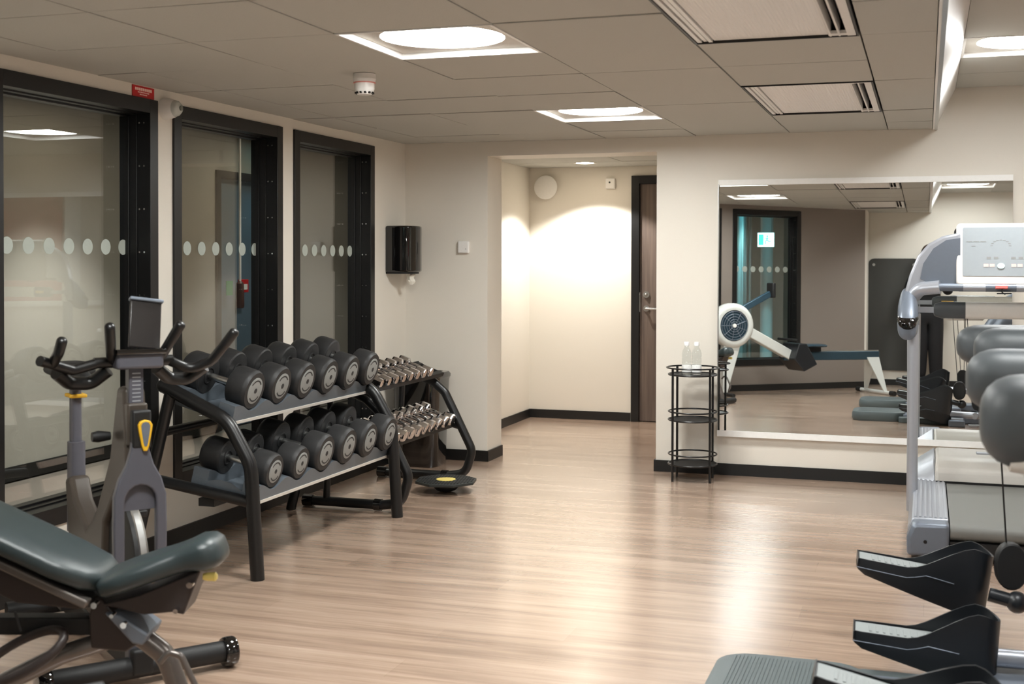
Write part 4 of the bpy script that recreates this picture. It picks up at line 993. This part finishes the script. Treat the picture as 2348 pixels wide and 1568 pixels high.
# ------------------------------------------------------------------ photographer (legs show in the mirror)
def skin_obj(name,verts,edges,radii,m,parent,sub=2,root=0):
    me=bpy.data.meshes.new(name); me.from_pydata(verts,edges,[]); o=bpy.data.objects.new(name,me); COL.objects.link(o); o.parent=parent
    bpy.context.view_layer.objects.active=o
    md=o.modifiers.new('skin','SKIN'); md.use_smooth_shade=True
    if not me.skin_vertices: 
        with bpy.context.temp_override(object=o,active_object=o): pass
    sv=me.skin_vertices[0].data
    for i,r in enumerate(radii): sv[i].radius=(r,r) if not isinstance(r,tuple) else r; sv[i].use_root=(i==root)
    s_=o.modifiers.new('sub','SUBSURF'); s_.levels=sub; s_.render_levels=sub
    me.materials.append(m)
    return o
t=thing('person','person in black clothes standing and holding a camera, legs seen in the mirror','person',(.03,-.24,0))
V=[(0,0,.98),(0,.0,1.15),(0,.0,1.33),(0,-.01,1.47),(0,.0,1.55),
   (.09,0,.90),(.105,.01,.50),(.11,-.01,.09),(.115,.10,.05),
   (-.09,0,.90),(-.105,.01,.50),(-.11,-.01,.09),(-.115,.10,.05),
   (.17,-.01,1.42),(.25,.02,1.17),(.11,.16,1.33),
   (-.17,-.01,1.42),(-.25,.02,1.17),(-.15,.16,1.33)]
Eg=[(0,1),(1,2),(2,3),(3,4),(0,5),(5,6),(6,7),(7,8),(0,9),(9,10),(10,11),(11,12),(3,13),(13,14),(14,15),(3,16),(16,17),(17,18)]
Rr=[(.12,.09),(.11,.08),(.13,.09),(.09,.07),.05,.085,.06,.042,.035,.085,.06,.042,.035,.055,.042,.028,.055,.042,.028]
skin_obj('body',V,Eg,Rr,M_skin,t)
Vt=[(0,0,.96),(.085,0,.86),(.088,.01,.50),(.10,-.01,.10),(-.085,0,.86),(-.088,.01,.50),(-.10,-.01,.10),(0,0,1.02)]
skin_obj('trousers',Vt,[(0,1),(1,2),(2,3),(0,4),(4,5),(5,6),(0,7)],[(.175,.125),.115,.098,.082,.115,.098,.082,(.165,.12)],M_cloth,t)
Vs=[(0,0,.90),(0,0,1.15),(0,0,1.34),(0,-.01,1.45),(.17,-.01,1.41),(.25,.02,1.18),(.14,.14,1.31),(-.17,-.01,1.41),(-.25,.02,1.18),(-.18,.14,1.31)]
skin_obj('shirt',Vs,[(0,1),(1,2),(2,3),(3,4),(4,5),(5,6),(3,7),(7,8),(8,9)],[(.185,.13),(.16,.118),(.172,.124),(.105,.09),.080,.062,.040,.080,.062,.040],M_cloth,t)
hdm=MB().ball((0,.015,1.645),.105,24,(.78,.92,1.15))
hdm.loft([(.10,.012,.02,0,1.63),(.125,.014,.018,0,1.622),(.135,.008,.01,0,1.618)],12,2,RZ(pi/2)); obj('head',hdm,M_skin,t)
for s_ in(1,-1):
    obj('ear',MB().ball((s_*.083,.005,1.64),.028,12,(.35,.7,1)),M_skin,t); obj('eye',MB().ball((s_*.032,.098,1.655),.012,12,(1,.5,.6)),M_white,t)
obj('mouth',MB().ball((0,.103,1.59),.02,12,(1,.3,.25)),mat('lip',(170,95,85),.5),t)
obj('hair',MB().ball((0,-.005,1.675),.112,24,(.80,.90,1.05)),M_hair,t)
for s_ in(1,-1): obj('shoe',MB().loft([(-.09,.03,.03,0,.035),(-.07,.042,.04,0,.042),(.06,.048,.035,0,.037),(.13,.045,.026,0,.028),(.165,.025,.014,0,.016)],20,2.6,TR(s_*.112,.02,0)@RZ(pi/2)),M_blackm,t)
for s_,hx in((1,.10),(-1,-.135)):
    hv=[(0,0,0),(0,.035,.012),(0,.07,.02)]; V=[];Eg=[];Rr=[]
    V.append((hx,.165,1.335));Rr.append(.026)
    V.append((hx-s_*.005,.195,1.355));Rr.append(.026)
    for k in range(4):
        b=len(V); z=1.335+.019*k; ln=(.026,.032,.034,.03)[k]
        V+=[(hx-s_*.012,.20,z),(hx-s_*.03,.232,z+.002),(hx-s_*(.03+ln),.238,z+.002)]; Rr+=[.009,.0085,.0075]; Eg+=[(1,b),(b,b+1),(b+1,b+2)]
    b=len(V); V+=[(hx-s_*.02,.17,1.325),(hx-s_*.05,.185,1.322)]; Rr+=[.010,.009]; Eg+=[(0,1),(0,b),(b,b+1)]
    skin_obj('hand',V,Eg,Rr,M_skin,t)
t=thing('photo_camera','black photo camera held by the person in black clothes','camera',(.0,-.065,1.393))
obj('camera_body',MB().b2(-.075,.075,-.04,.012,-.05,.045).b2(-.025,.025,-.035,.01,.045,.065),M_blackm,t,bevel=.008)
obj('camera_lens',MB().lathe([(.038,.012),(.038,.035),(.034,.045),(.034,.050)],28,RX(-pi/2)),M_gloss,t)
